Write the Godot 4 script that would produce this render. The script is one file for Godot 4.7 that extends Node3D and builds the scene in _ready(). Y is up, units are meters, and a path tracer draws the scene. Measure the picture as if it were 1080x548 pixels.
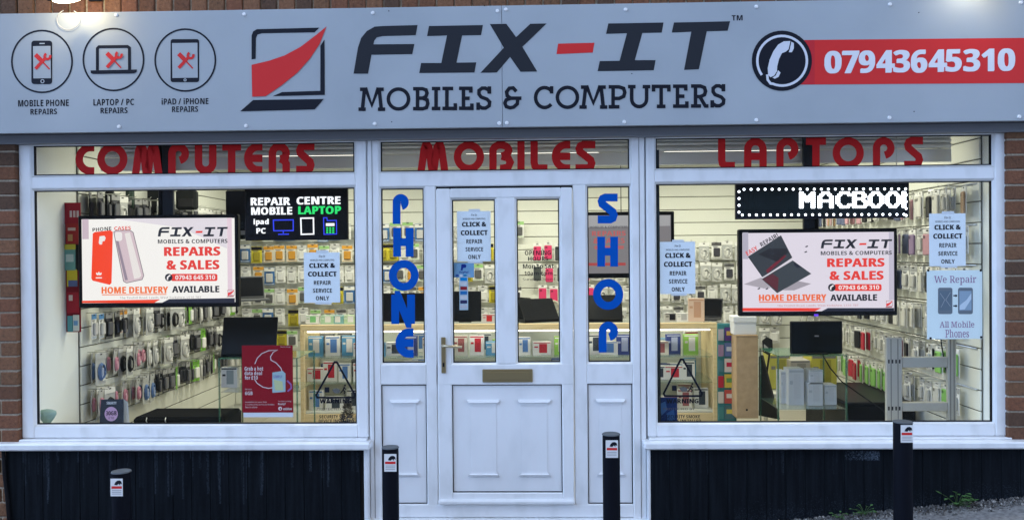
extends Node3D
# A phone repair shop front at dusk. Facade plane z = 0, street towards +z, shop interior towards -z.

const F := 850.0                       # focal length in photograph pixels (1080 x 548)
var CP := Vector3(0, 1.65, 4.942)
var CB := Basis.from_euler(Vector3(deg_to_rad(-0.425), deg_to_rad(1.499), deg_to_rad(-0.477)))
var rng := RandomNumberGenerator.new()
var taken := {}
var mats := {}
var meshes := {}
var M := {}
var fbold: SystemFont
var freg: SystemFont
var fserif: SystemFont
var fmono: SystemFont
var fheavy: FontVariation
var smooth := false
var origin := {}                       # world position of every node that has parts

# facade lines in metres: verticals and horizontals of the frames
const XL := -3.114
const XLR := -1.089
const XRL := 0.746
const XR := 2.782
const YTT := 2.355
const YTB := 2.154
const YBT := 2.076
const YBB := 0.603

func _ready():
	rng.seed = 11
	view()
	fonts_and_materials()
	setting()
	facade()
	fascia()
	plinths()
	bollards()
	weeds()
	opposite()
	room()
	screens()
	glass_prints()
	left_display()
	right_display()
	counters()
	wall_stock()

# ---------------------------------------------------------------- camera, sky, sun, lamps
func view():
	var cam := Camera3D.new()
	cam.name = "camera"
	add_child(cam)
	cam.transform = Transform3D(CB, CP)
	cam.fov = rad_to_deg(2.0 * atan(274.0 / F))
	cam.near = 0.05
	cam.far = 400.0
	cam.current = true
	var e := Environment.new()
	e.background_mode = Environment.BG_SKY
	var sm := ProceduralSkyMaterial.new()
	sm.sky_top_color = Color(0.71, 0.83, 1.0)
	sm.sky_horizon_color = Color(0.60, 0.69, 0.84)
	sm.sky_curve = 0.3
	sm.ground_bottom_color = Color(0.22, 0.23, 0.26)
	sm.ground_horizon_color = Color(0.45, 0.5, 0.6)
	sm.sun_angle_max = 1.0
	sm.sky_energy_multiplier = 2.02
	var sky := Sky.new()
	sky.sky_material = sm
	e.sky = sky
	e.tonemap_mode = Environment.TONE_MAPPER_LINEAR
	e.tonemap_exposure = 1.0
	e.sdfgi_enabled = true
	e.ssao_enabled = true
	e.ssil_enabled = true
	var w := WorldEnvironment.new()
	w.name = "world"
	w.environment = e
	add_child(w)
	var sun := DirectionalLight3D.new()
	sun.name = "sun"
	sun.light_energy = 0.15
	sun.light_color = Color(1.0, 0.96, 0.9)
	sun.light_angular_distance = 40.0
	sun.shadow_enabled = true
	add_child(sun)
	sun.look_at_from_position(Vector3(3, 9, 6), Vector3.ZERO)

# ---------------------------------------------------------------- helpers
func px(x: float, y: float, z := 0.0) -> Vector3:      # where the ray through a photograph pixel meets the plane at depth z
	var d := CB * Vector3((x - 540.0) / F, (274.0 - y) / F, -1.0)
	return CP + d * ((z - CP.z) / d.z)

func lin(r: float, g: float, b: float) -> Color:
	return Color(r, g, b).linear_to_srgb()

func m(r: float, g: float, b: float, rough := 0.6, metal := 0.0) -> StandardMaterial3D:
	var k := "%.3f,%.3f,%.3f,%.2f,%.2f" % [r, g, b, rough, metal]
	if not mats.has(k):
		var s := StandardMaterial3D.new()
		s.albedo_color = lin(r, g, b)
		s.roughness = rough
		s.metallic = metal
		s.metallic_specular = 0.5 if metal > 0.0 else 0.22
		mats[k] = s
	return mats[k]

func glow(r: float, g: float, b: float, e := 1.0) -> StandardMaterial3D:
	var k := "glow%.3f,%.3f,%.3f,%.2f" % [r, g, b, e]
	if not mats.has(k):
		var s := StandardMaterial3D.new()
		s.albedo_color = Color(0.02, 0.02, 0.02)
		s.roughness = 0.4
		s.emission_enabled = true
		s.emission = lin(r, g, b)
		s.emission_energy_multiplier = e
		mats[k] = s
	return mats[k]

func noise_tex(freq: float, c: Array, seed_ := 1, octaves := 4, size := 256, kind := FastNoiseLite.TYPE_SIMPLEX_SMOOTH) -> NoiseTexture2D:
	var n := FastNoiseLite.new()
	n.noise_type = kind
	n.frequency = freq
	n.seed = seed_
	n.fractal_octaves = octaves
	var t := NoiseTexture2D.new()
	t.width = size
	t.height = size
	t.seamless = true
	t.noise = n
	var g := Gradient.new()
	g.offsets = PackedFloat32Array(range(c.size()).map(func(i): return float(i) / (c.size() - 1)))
	g.colors = PackedColorArray(c)
	t.color_ramp = g
	return t

func grain(freq: float, c: Array, scale: Vector3, rough := 0.8, seed_ := 1, relief := 0.0, kind := FastNoiseLite.TYPE_SIMPLEX_SMOOTH) -> StandardMaterial3D:
	var s := StandardMaterial3D.new()
	s.albedo_texture = noise_tex(freq, c, seed_, 4, 256, kind)
	s.uv1_triplanar = true
	s.uv1_world_triplanar = true
	s.uv1_scale = scale
	s.roughness = rough
	if relief > 0.0:
		s.heightmap_enabled = true
		s.heightmap_texture = noise_tex(freq * 2.0, [Color.BLACK, Color.WHITE], seed_ + 7, 4, 256, kind)
		s.heightmap_scale = relief
	return s

func numbered(called: String) -> String:
	var n: int = taken.get(called, -1) + 1
	taken[called] = n
	return called if n == 0 else "%s_%03d" % [called, n]

func thing(called: String, label: String, category: String, at := Vector3.ZERO, group := "") -> Node3D:
	var o := Node3D.new()
	o.name = numbered(called)
	add_child(o)
	o.position = at
	origin[o] = at
	o.set_meta("label", label)
	o.set_meta("category", category)
	if group:
		o.set_meta("group", group)
	return o

func structure(called: String, at := Vector3.ZERO) -> Node3D:
	var o := Node3D.new()
	o.name = numbered(called)
	add_child(o)
	o.position = at
	origin[o] = at
	o.set_meta("kind", "structure")
	return o

func part(parent: Node, called: String, mesh: Mesh, material: Material, at := Vector3.ZERO) -> MeshInstance3D:
	var o := MeshInstance3D.new()
	o.name = called
	o.mesh = mesh
	if material:
		o.material_override = material
	parent.add_child(o, true)
	o.position = at - origin.get(parent, Vector3.ZERO)
	origin[o] = at
	return o

func local(parent: Node, called: String, mesh: Mesh, material: Material, xf := Transform3D()) -> MeshInstance3D:
	var o := MeshInstance3D.new()
	o.name = called
	o.mesh = mesh
	if material:
		o.material_override = material
	parent.add_child(o, true)
	o.transform = xf
	return o

func bevel_mesh(size: Vector3, b: float) -> ArrayMesh:   # a box with chamfered edges
	var key := "%.4f,%.4f,%.4f,%.4f" % [size.x, size.y, size.z, b]
	if meshes.has(key):
		return meshes[key]
	var h := size * 0.5
	b = min(b, min(h.x, min(h.y, h.z)) * 0.9)
	var st := SurfaceTool.new()
	st.begin(Mesh.PRIMITIVE_TRIANGLES)
	bevel_into(st, Vector3.ZERO, h, b)
	st.generate_normals()
	var am := st.commit()
	meshes[key] = am
	return am

func bevel_into(st: SurfaceTool, c: Vector3, h: Vector3, b: float, col = null):
	var ax := [Vector3.RIGHT, Vector3.UP, Vector3.BACK]
	for a in 3:
		var u: int = (a + 1) % 3
		var v: int = (a + 2) % 3
		for s in [-1.0, 1.0]:
			var f: Array = []
			for q in [[-1, -1], [1, -1], [1, 1], [-1, 1]]:
				f.append(c + ax[a] * h[a] * s + ax[u] * (h[u] - b) * q[0] + ax[v] * (h[v] - b) * q[1])
			quad(st, f, ax[a] * s, col)
	if b <= 0.0:
		return
	for a in 3:
		var u: int = (a + 1) % 3
		var v: int = (a + 2) % 3
		for s in [-1.0, 1.0]:
			for t in [-1.0, 1.0]:
				var p1: Vector3 = c + ax[u] * h[u] * s + ax[v] * (h[v] - b) * t
				var p2: Vector3 = c + ax[u] * (h[u] - b) * s + ax[v] * h[v] * t
				var e: Vector3 = ax[a] * (h[a] - b)
				quad(st, [p1 - e, p1 + e, p2 + e, p2 - e], ax[u] * s + ax[v] * t, col)
	for sx in [-1.0, 1.0]:
		for sy in [-1.0, 1.0]:
			for sz in [-1.0, 1.0]:
				var k := Vector3(sx, sy, sz)
				tri(st, c + k * Vector3(h.x, h.y - b, h.z - b), c + k * Vector3(h.x - b, h.y, h.z - b), c + k * Vector3(h.x - b, h.y - b, h.z), k, col)

func quad(st: SurfaceTool, f: Array, n: Vector3, col = null):
	tri(st, f[0], f[1], f[2], n, col)
	tri(st, f[0], f[2], f[3], n, col)

func tri(st: SurfaceTool, a: Vector3, b: Vector3, c: Vector3, n: Vector3, col = null):
	var flip := (b - a).cross(c - a).dot(n) > 0.0      # front faces run clockwise
	st.set_smooth_group(0 if smooth else 4294967295)
	for p in ([a, c, b] if flip else [a, b, c]):
		if col != null:
			st.set_color(col)
		st.add_vertex(p)

func box(parent: Node, called: String, lo: Vector3, hi: Vector3, material: Material, b := 0.0) -> MeshInstance3D:
	return part(parent, called, bevel_mesh(hi - lo, b), material, (lo + hi) * 0.5)

func slab(parent: Node, called: String, x0: float, y0: float, x1: float, y1: float, zf: float, depth: float, material: Material, b := 0.0) -> MeshInstance3D:
	# a box whose front face fills a photograph rectangle at depth zf
	var a := px((x0 + x1) * 0.5, y0, zf)
	var c := px((x0 + x1) * 0.5, y1, zf)
	var l := px(x0, (y0 + y1) * 0.5, zf)
	var r := px(x1, (y0 + y1) * 0.5, zf)
	return box(parent, called, Vector3(l.x, c.y, zf - depth), Vector3(r.x, a.y, zf), material, b)

func poly(parent: Node, called: String, pts: Array, z: float, material: Material) -> MeshInstance3D:
	# a flat printed shape; its outline in photograph pixels
	var flat := PackedVector2Array()
	for p in pts:
		flat.append(Vector2(p[0], p[1]) if p is Array else p)
	var idx := Geometry2D.triangulate_polygon(flat)
	var mid := Vector2.ZERO
	for p in flat:
		mid += p / flat.size()
	var at := px(mid.x, mid.y, z)
	var st := SurfaceTool.new()
	st.begin(Mesh.PRIMITIVE_TRIANGLES)
	for i in range(0, idx.size(), 3):
		tri(st, px(flat[idx[i]].x, flat[idx[i]].y, z) - at, px(flat[idx[i + 1]].x, flat[idx[i + 1]].y, z) - at, px(flat[idx[i + 2]].x, flat[idx[i + 2]].y, z) - at, Vector3.BACK)
	st.generate_normals()
	return part(parent, called, st.commit(), material, at)

func ribbon(st: SurfaceTool, line: Array, w: float, z: float, at: Vector3, closed := false):
	var n := line.size()
	var l: Array = []
	var r: Array = []
	for i in n:
		var p: Vector2 = line[i]
		var a: Vector2 = line[(i - 1 + n) % n] if (i > 0 or closed) else p
		var b: Vector2 = line[(i + 1) % n] if (i < n - 1 or closed) else p
		var d1 := (p - a).normalized()
		var d2 := (b - p).normalized()
		if d1 == Vector2.ZERO: d1 = d2
		if d2 == Vector2.ZERO: d2 = d1
		var nn := (d1.orthogonal() + d2.orthogonal()).normalized()
		var k: float = clampf(1.0 / max(nn.dot(d1.orthogonal()), 0.3), 1.0, 1.6)
		l.append(p + nn * w * 0.5 * k)
		r.append(p - nn * w * 0.5 * k)
	for i in (n if closed else n - 1):
		var j: int = (i + 1) % n
		quad(st, [px(l[i].x, l[i].y, z) - at, px(l[j].x, l[j].y, z) - at, px(r[j].x, r[j].y, z) - at, px(r[i].x, r[i].y, z) - at], Vector3.BACK)

func strokes(parent: Node, called: String, lines: Array, w: float, z: float, material: Material, closed := false) -> MeshInstance3D:
	var at := px(lines[0][0].x, lines[0][0].y, z)
	var st := SurfaceTool.new()
	st.begin(Mesh.PRIMITIVE_TRIANGLES)
	var zz := z
	for s in lines:
		var c: bool = closed or (s.size() > 3 and s[0].distance_to(s[-1]) < 0.01)
		ribbon(st, s.slice(0, s.size() - 1) if (c and not closed) else s, w, zz, at, c)
		zz += 0.0004
	st.generate_normals()
	return part(parent, called, st.commit(), material, at)

func arc(cx: float, cy: float, rx: float, ry: float, a0: float, a1: float, n := 12) -> Array:   # degrees, 0 = right, 90 = down
	var o: Array = []
	for i in n + 1:
		var t := deg_to_rad(lerpf(a0, a1, float(i) / n))
		o.append(Vector2(cx + cos(t) * rx, cy + sin(t) * ry))
	return o

func V(x: float, y: float) -> Vector2:
	return Vector2(x, y)

func text_mesh(s: String, font: Font) -> Mesh:
	var k := s + str(font.get_instance_id())
	if not meshes.has(k):
		var t := TextMesh.new()
		t.text = s
		t.font = fbold if font == fheavy else font
		t.font_size = 32
		t.pixel_size = 0.01
		t.depth = 0.0
		t.curve_step = 1.0
		meshes[k] = t
		if font == fheavy:        # a fatter cut of the bold face
			var st := SurfaceTool.new()
			st.begin(Mesh.PRIMITIVE_TRIANGLES)
			for i in 4:
				st.append_from(t, 0, Transform3D(Basis(), Vector3([-0.009, 0.009, -0.003, 0.003][i], [-0.004, 0.004, 0.004, -0.004][i], 0.0002 * i)))
			meshes[k] = st.commit()
	return meshes[k]

func txt(parent: Node, called: String, s: String, x0: float, y0: float, x1: float, y1: float, z: float, material: Material, font: Font = fbold, turn := 0.0) -> MeshInstance3D:
	# lettering whose ink fills a photograph rectangle at depth z
	var t := text_mesh(s, font)
	var bb := t.get_aabb()
	var c := px((x0 + x1) * 0.5, (y0 + y1) * 0.5, z)
	var sx: float = (px(x1, (y0 + y1) * 0.5, z) - px(x0, (y0 + y1) * 0.5, z)).length() / max(bb.size.x, 0.001)
	var sy: float = (px(x0, y0, z) - px(x0, y1, z)).length() / max(bb.size.y, 0.001)
	var o := part(parent, called, t, material, c)
	var bs := Basis(Vector3.BACK, deg_to_rad(turn)) * Basis.from_scale(Vector3(sx, sy, 1.0))
	var mid := bb.get_center()
	o.transform = Transform3D(bs, o.position - bs * Vector3(mid.x, mid.y, 0))
	return o

func fonts_and_materials():
	fbold = SystemFont.new(); fbold.font_names = PackedStringArray(["Droid Sans"]); fbold.font_weight = 700
	freg = SystemFont.new(); freg.font_names = PackedStringArray(["Droid Sans"]); freg.font_weight = 400
	fheavy = FontVariation.new(); fheavy.base_font = fbold
	fserif = SystemFont.new(); fserif.font_names = PackedStringArray(["Droid Serif"]); fserif.font_weight = 400
	fmono = SystemFont.new(); fmono.font_names = PackedStringArray(["Droid Sans Mono"]); fmono.font_weight = 400
	# white plastic frames with faint grime
	M.pvc = grain(0.02, [lin(0.68, 0.69, 0.69), lin(0.80, 0.81, 0.82), lin(0.82, 0.83, 0.84)], Vector3(1.1, 0.5, 1.1), 0.32, 3)
	M.pvc_panel = grain(0.02, [lin(0.73, 0.745, 0.76), lin(0.79, 0.80, 0.815), lin(0.8, 0.815, 0.83)], Vector3(0.8, 0.4, 0.8), 0.38, 5)
	M.gasket = m(0.012, 0.013, 0.016, 0.6)
	M.silver = grain(0.01, [lin(0.335, 0.37, 0.40), lin(0.36, 0.395, 0.425), lin(0.38, 0.415, 0.445)], Vector3(0.5, 0.5, 0.5), 0.6, 8)
	M.silver.metallic_specular = 0.3
	M.silver.metallic = 0.0
	M.charcoal = m(0.024, 0.027, 0.034, 0.6)
	M.ink = m(0.012, 0.014, 0.022, 0.5)
	M.red = m(0.62, 0.035, 0.035, 0.45)
	M.deep_red = m(0.46, 0.024, 0.03, 0.45)
	M.vinyl_red = m(0.43, 0.012, 0.012, 0.5)
	M.vinyl_blue = m(0.0, 0.085, 0.44, 0.5)
	M.white = m(0.78, 0.78, 0.78, 0.6)
	M.paper = m(0.78, 0.86, 0.90, 0.8)
	M.black = m(0.009, 0.009, 0.011, 0.4)
	M.black_soft = m(0.018, 0.018, 0.02, 0.8)
	M.grey = m(0.22, 0.22, 0.22, 0.6)
	M.wood = grain(0.02, [lin(0.66, 0.50, 0.25), lin(0.74, 0.58, 0.32), lin(0.78, 0.63, 0.37)], Vector3(0.6, 5, 5), 0.45, 4)
	M.card = grain(0.03, [lin(0.43, 0.30, 0.17), lin(0.52, 0.37, 0.22)], Vector3(2, 2, 2), 0.85, 6)
	M.slat = m(0.68, 0.69, 0.62, 0.4)
	M.wall = m(0.70, 0.72, 0.68, 0.7)
	M.steel = m(0.62, 0.62, 0.6, 0.3, 0.9)
	M.alu = m(0.36, 0.345, 0.29, 0.5, 0.2)
	M.brass = m(0.30, 0.235, 0.12, 0.42, 0.75)
	M.print = StandardMaterial3D.new()
	M.print.vertex_color_use_as_albedo = true
	M.print.roughness = 0.35
	M.print.metallic_specular = 0.3
	M.glass = StandardMaterial3D.new()
	M.glass.transparency = BaseMaterial3D.TRANSPARENCY_ALPHA
	M.glass.albedo_color = Color(0.3, 0.36, 0.34, 0.015)
	M.glass.roughness = 0.0
	M.glass.metallic_specular = 0.12
	M.glass_edge = StandardMaterial3D.new()
	M.glass_edge.transparency = BaseMaterial3D.TRANSPARENCY_ALPHA
	M.glass_edge.albedo_color = Color(0.25, 0.5, 0.4, 0.55)
	M.glass_edge.roughness = 0.05
	M.shelf_glass = StandardMaterial3D.new()
	M.shelf_glass.transparency = BaseMaterial3D.TRANSPARENCY_ALPHA
	M.shelf_glass.albedo_color = Color(0.45, 0.62, 0.54, 0.16)
	M.shelf_glass.roughness = 0.03
	M.poly_bag = StandardMaterial3D.new()
	M.poly_bag.transparency = BaseMaterial3D.TRANSPARENCY_ALPHA
	M.poly_bag.albedo_color = Color(0.85, 0.87, 0.85, 0.22)
	M.poly_bag.roughness = 0.08
	M.mortar = grain(0.05, [lin(0.28, 0.23, 0.17), lin(0.46, 0.39, 0.30)], Vector3(4, 4, 4), 0.95, 9, 0.3)
	M.bricks = []
	var tones := [[0.15, 0.062, 0.030], [0.17, 0.068, 0.034], [0.125, 0.055, 0.028], [0.155, 0.074, 0.036], [0.085, 0.045, 0.026], [0.185, 0.085, 0.042]]
	for i in tones.size():
		var t: Array = tones[i]
		M.bricks.append(grain(0.045, [lin(t[0] * 0.45, t[1] * 0.5, t[2] * 0.55), lin(t[0], t[1], t[2]), lin(t[0] * 1.1, t[1] * 1.1, t[2] * 1.1), lin(t[0] * 1.5, t[1] * 1.6, t[2] * 1.7)], Vector3(3, 3, 3), 0.92, 20 + i, 0.25))
	# black painted boards with pale run-off streaks
	M.boards = StandardMaterial3D.new()
	M.boards.albedo_texture = board_paint()
	M.boards.uv1_triplanar = true
	M.boards.uv1_world_triplanar = true
	M.boards.uv1_scale = Vector3(0.125, 1.0, 0.125)
	M.boards.uv1_triplanar_sharpness = 8.0
	M.boards.roughness = 0.6
	M.boards.metallic_specular = 0.12
	M.post = m(0.006, 0.007, 0.011, 0.55)
	M.post.metallic_specular = 0.15
	M.tarmac = grain(0.06, [lin(0.08, 0.077, 0.074), lin(0.18, 0.172, 0.165), lin(0.24, 0.23, 0.22), lin(0.34, 0.33, 0.31)], Vector3(1.6, 1.6, 1.6), 0.95, 41, 0.5)

func board_paint() -> ImageTexture:
	# black paint on boards, 8 m by 1 m: grain, lime runs from under the sills, one rubbed patch, splashed soil low down by the weeds
	var w := 2048
	var h := 256
	var r := RandomNumberGenerator.new()
	r.seed = 77
	var acc := PackedFloat32Array()
	acc.resize(w * h)
	var fine := FastNoiseLite.new()
	fine.frequency = 0.12
	fine.seed = 3
	var rough := FastNoiseLite.new()
	rough.frequency = 0.35
	rough.seed = 9
	for y in h:
		for x in w:
			acc[y * w + x] = 0.0095 + 0.005 * maxf(fine.get_noise_2d(x * 1.0, y * 0.06), -0.4) + 0.0016 * rough.get_noise_2d(x, y * 0.3)
	var put := func(X: float, Y: float, v: float):
		var u := posmod(int(X * 0.125 * w), w)
		var q := posmod(int(-Y * h), h)
		acc[q * w + u] += v
	for i in 74:
		var left := i < 56
		var X := r.randf_range(-3.2, -1.08) if left else r.randf_range(0.75, 3.2)
		var len_ := r.randf_range(0.05, 0.34) if left else r.randf_range(0.04, 0.16)
		var wd := r.randf_range(0.004, 0.014)
		var v := r.randf_range(0.004, 0.030) if left else r.randf_range(0.003, 0.012)
		var Y := 0.47
		var drift := 0.0
		while Y > 0.47 - len_:
			drift += r.randf_range(-0.0006, 0.0006)
			var a := -wd / 2
			while a < wd / 2:
				if r.randf() < 0.8:
					put.call(X + drift + a, Y, v * r.randf_range(0.3, 1.0))
				a += 0.0039
			Y -= 0.0039
	for i in 1500:       # rubbed pale patch under the right sill
		var X := r.randf_range(1.86, 2.07)
		if r.randf() < clampf((X - 1.84) * 4.0, 0.1, 1.0):
			put.call(X, 0.455 - r.randf() * 0.055, r.randf_range(0.01, 0.05))
	for i in 5200:       # splashed soil specks
		var X := r.randf_range(1.2, 3.4)
		var Y: float = ground_y(X, 0.0) + absf(r.randfn(0.0, 0.055))
		put.call(X, Y, r.randf_range(0.003, 0.02))
	var im := Image.create(w, h, false, Image.FORMAT_RGB8)
	for y in h:
		for x in w:
			var v := clampf(acc[y * w + x], 0.002, 0.2)
			im.set_pixel(x, y, Color(v * 0.85, v * 1.1, v * 1.45).linear_to_srgb())
	return ImageTexture.create_from_image(im)

# ---------------------------------------------------------------- ground
func ground_y(x: float, z: float) -> float:
	var y: float = -0.07 + 0.055 * x
	if x > 1.2:
		y += (x - 1.2) * 0.045
	return y - 0.02 * max(z, 0.0)

func setting():
	var st := SurfaceTool.new()
	st.begin(Mesh.PRIMITIVE_TRIANGLES)
	var xs: Array = [-60.0, -20.0, -8.0]
	for i in 65: xs.append(-4.0 + i * 0.125)
	xs.append_array([8.0, 20.0, 60.0])
	var zs: Array = []
	for i in 33: zs.append(-0.05 + i * 0.08)
	zs.append_array([4.0, 6.0, 10.0, 20.0, 60.0])
	var gn := FastNoiseLite.new()
	gn.frequency = 1.8
	gn.seed = 5
	var pt := func(x: float, z: float) -> Vector3:
		return Vector3(x, ground_y(clampf(x, -6, 6), z) + gn.get_noise_2d(x * 2.0, z * 2.0) * 0.008, z)
	for i in xs.size() - 1:
		for j in zs.size() - 1:
			quad(st, [pt.call(xs[i], zs[j]), pt.call(xs[i + 1], zs[j]), pt.call(xs[i + 1], zs[j + 1]), pt.call(xs[i], zs[j + 1])], Vector3.UP)
	st.generate_normals()
	var g := MeshInstance3D.new()
	g.name = "pavement"
	g.mesh = st.commit()
	g.material_override = M.tarmac
	g.set_meta("kind", "structure")
	add_child(g)
	# loose grit and soil heaped along the foot of the boards
	var gr := SurfaceTool.new()
	gr.begin(Mesh.PRIMITIVE_TRIANGLES)
	for i in 2600:
		var x := rng.randf_range(1.0, 3.5)
		var z: float = 0.065 + absf(rng.randfn(0.0, 0.055))
		var s := rng.randf_range(0.003, 0.011)
		var y: float = ground_y(x, z) + s * 0.3 + max(0.0, 0.014 - z * 0.1)
		var k := rng.randf_range(0.03, 0.16)
		if rng.randf() < 0.06: k = 0.35
		var c := Color(k, k * 0.93, k * 0.86)
		pebble(gr, Vector3(x, y, z), s, c)
	gr.generate_normals()
	var p := MeshInstance3D.new()
	p.name = "grit"
	p.mesh = gr.commit()
	p.material_override = M.print
	p.set_meta("kind", "stuff")
	p.set_meta("label", "dark grit and soil gathered along the foot of the black boards")
	p.set_meta("category", "grit")
	add_child(p)

func pebble(st: SurfaceTool, at: Vector3, s: float, c: Color):
	var v: Array = []
	for d in [Vector3.RIGHT, Vector3.UP, Vector3.BACK, Vector3.LEFT, Vector3.DOWN, Vector3.FORWARD]:
		v.append(at + d * s * rng.randf_range(0.6, 1.2))
	for f in [[0, 1, 2], [2, 1, 3], [3, 1, 5], [5, 1, 0], [0, 2, 4], [2, 3, 4], [3, 5, 4], [5, 0, 4]]:
		var n: Vector3 = (v[f[0]] + v[f[1]] + v[f[2]]) / 3.0 - at
		tri(st, v[f[0]], v[f[1]], v[f[2]], n, c)

# ---------------------------------------------------------------- brickwork, windows, door
func brick_pier(label: String, edge: float, side: float, zf: float):
	var t := thing("brick_pier", label, "brick wall", Vector3(edge + side * 0.6, -0.4, zf - 0.1), "brick piers flanking the shop front")
	var lo := -0.4
	var hi := 2.62
	box(t, "mortar", Vector3(min(edge + side * 0.006, edge + side * 1.2), lo, zf - 0.25), Vector3(max(edge + side * 0.006, edge + side * 1.2), hi, zf - 0.009), M.mortar)
	var c := 0.0905
	var n := int((hi - lo) / c)
	for i in n:
		var x := 0.0
		var first := true
		while x < 1.18:
			var w: float = (0.105 if (i % 2 == 0 and first) else 0.218)
			first = false
			var x0: float = x
			var x1: float = min(x + w, 1.2)
			x = x1 + 0.011
			var y0 := lo + i * c + rng.randf_range(-0.0015, 0.0015)
			var d := rng.randf_range(-0.003, 0.003)
			var a := edge + side * x0
			var b := edge + side * x1
			var o := box(t, "brick", Vector3(min(a, b), y0, zf - 0.1 + d), Vector3(max(a, b), y0 + c - 0.012, zf + d), M.bricks[rng.randi() % M.bricks.size()], 0.004)
			o.rotation = Vector3(0, rng.randf_range(-0.008, 0.008), rng.randf_range(-0.006, 0.006))

func facade():
	brick_pier("brick pier beside the computers window, a dark cable at its foot", px(16.6, 300, 0.05).x, -1.0, 0.05)
	brick_pier("brick pier beside the laptops window, above bare ground", px(1063.5, 300, 0.05).x, 1.0, 0.05)
	# soldier course above the sign and the wall it belongs to
	var s := thing("brick_lintel", "row of upright brown bricks above the grey fascia sign", "brick wall", Vector3(0, 2.62, 0.0))
	var yb := px(540, 30, 0.05).y
	box(s, "mortar", Vector3(-4.4, yb, -0.2), Vector3(4.1, yb + 2.2, 0.035), M.mortar)
	var x := -4.35
	while x < 4.0:
		var w := rng.randf_range(0.093, 0.101)
		var o := box(s, "brick", Vector3(x, yb + 0.006, -0.05), Vector3(x + w, yb + 0.30, 0.05 + rng.randf_range(-0.004, 0.004)), M.bricks[rng.randi() % M.bricks.size()], 0.005)
		o.rotation.z = rng.randf_range(-0.01, 0.01)
		x += 0.108
	# dark gaps between brick and frame
	var left := thing("shop_window", "white framed shop window lettered COMPUTERS in red", "window", Vector3((XL + XLR) / 2, YBB - 0.13, 0), "shop windows either side of the door")
	window_unit(left, -3.192, XL, XLR, -1.022, -3.31, -0.995)
	var right := thing("shop_window", "white framed shop window lettered LAPTOPS in red", "window", Vector3((XRL + XR) / 2, YBB - 0.13, 0), "shop windows either side of the door")
	window_unit(right, 0.692, XRL, XR, 2.863, 0.655, 3.25)
	box(right, "reveal_shade", Vector3(XRL + 0.004, YBB - 0.05, -0.09), Vector3(XRL + 0.038, YTT - 0.07, -0.06), m(0.03, 0.04, 0.045, 0.5))  # shaded side of the frame reveal, put in as a dark strip
	deco_word(left, "COMPUTERS", [[79, 99], [102, 134], [138.5, 171], [177, 199], [205, 228], [234, 254], [257, 276.5], [283, 305.5], [312, 331.5]], 151.6, 184.2, 8.0, -0.0085, -0.006)
	deco_word(right, "LAPTOPS", [[757.5, 775.5], [785, 809], [819, 842.5], [850.5, 871.5], [878.5, 911.5], [921, 944], [954, 974]], 145.5, 178.5, 7.8, -0.0085, -0.006)
	door_unit()
	var cab := thing("wall_cable", "thin dark cable running down the brick at the window corner", "cable", Vector3(-3.25, 0, 0.06))
	tube(cab, "cable", [px(3, 475, 0.075), px(4, 500, 0.075), px(7, 525, 0.075), px(10, 560, 0.07)], 0.011, m(0.01, 0.01, 0.012, 0.6))

func window_unit(t: Node3D, xo0: float, xg0: float, xg1: float, xo1: float, xs0: float, xs1: float):
	var zf := 0.02
	var d := 0.075
	var bt := 0.007
	box(t, "head", Vector3(xo0, YTT, zf - d), Vector3(xo1, YTT + 0.09, zf), M.pvc, bt)
	box(t, "jamb", Vector3(xo0, YBB - 0.075, zf - d), Vector3(xg0, YTT + 0.001, zf - 0.001), M.pvc, bt)
	box(t, "jamb", Vector3(xg1, YBB - 0.075, zf - d), Vector3(xo1, YTT + 0.001, zf - 0.001), M.pvc, bt)
	box(t, "transom", Vector3(xg0 - 0.002, YBT, zf - d), Vector3(xg1 + 0.002, YTB, zf - 0.003), M.pvc, bt)
	box(t, "bottom_rail", Vector3(xg0 - 0.002, YBB - 0.075, zf - d), Vector3(xg1 + 0.002, YBB, zf - 0.003), M.pvc, bt)
	var sill := box(t, "sill", Vector3(xs0, YBB - 0.131, -0.05), Vector3(xs1, YBB - 0.088, 0.115), M.pvc, 0.008)
	box(sill, "sill_upstand", Vector3(xo0 + 0.003, YBB - 0.088, -0.05), Vector3(xo1 - 0.003, YBB - 0.076, 0.055), M.pvc, 0.004)
	for p in [[xg0, YTB, xg1, YTT], [xg0, YBB, xg1, YBT]]:
		glazed(t, p[0], p[1], p[2], p[3], zf)

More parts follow.
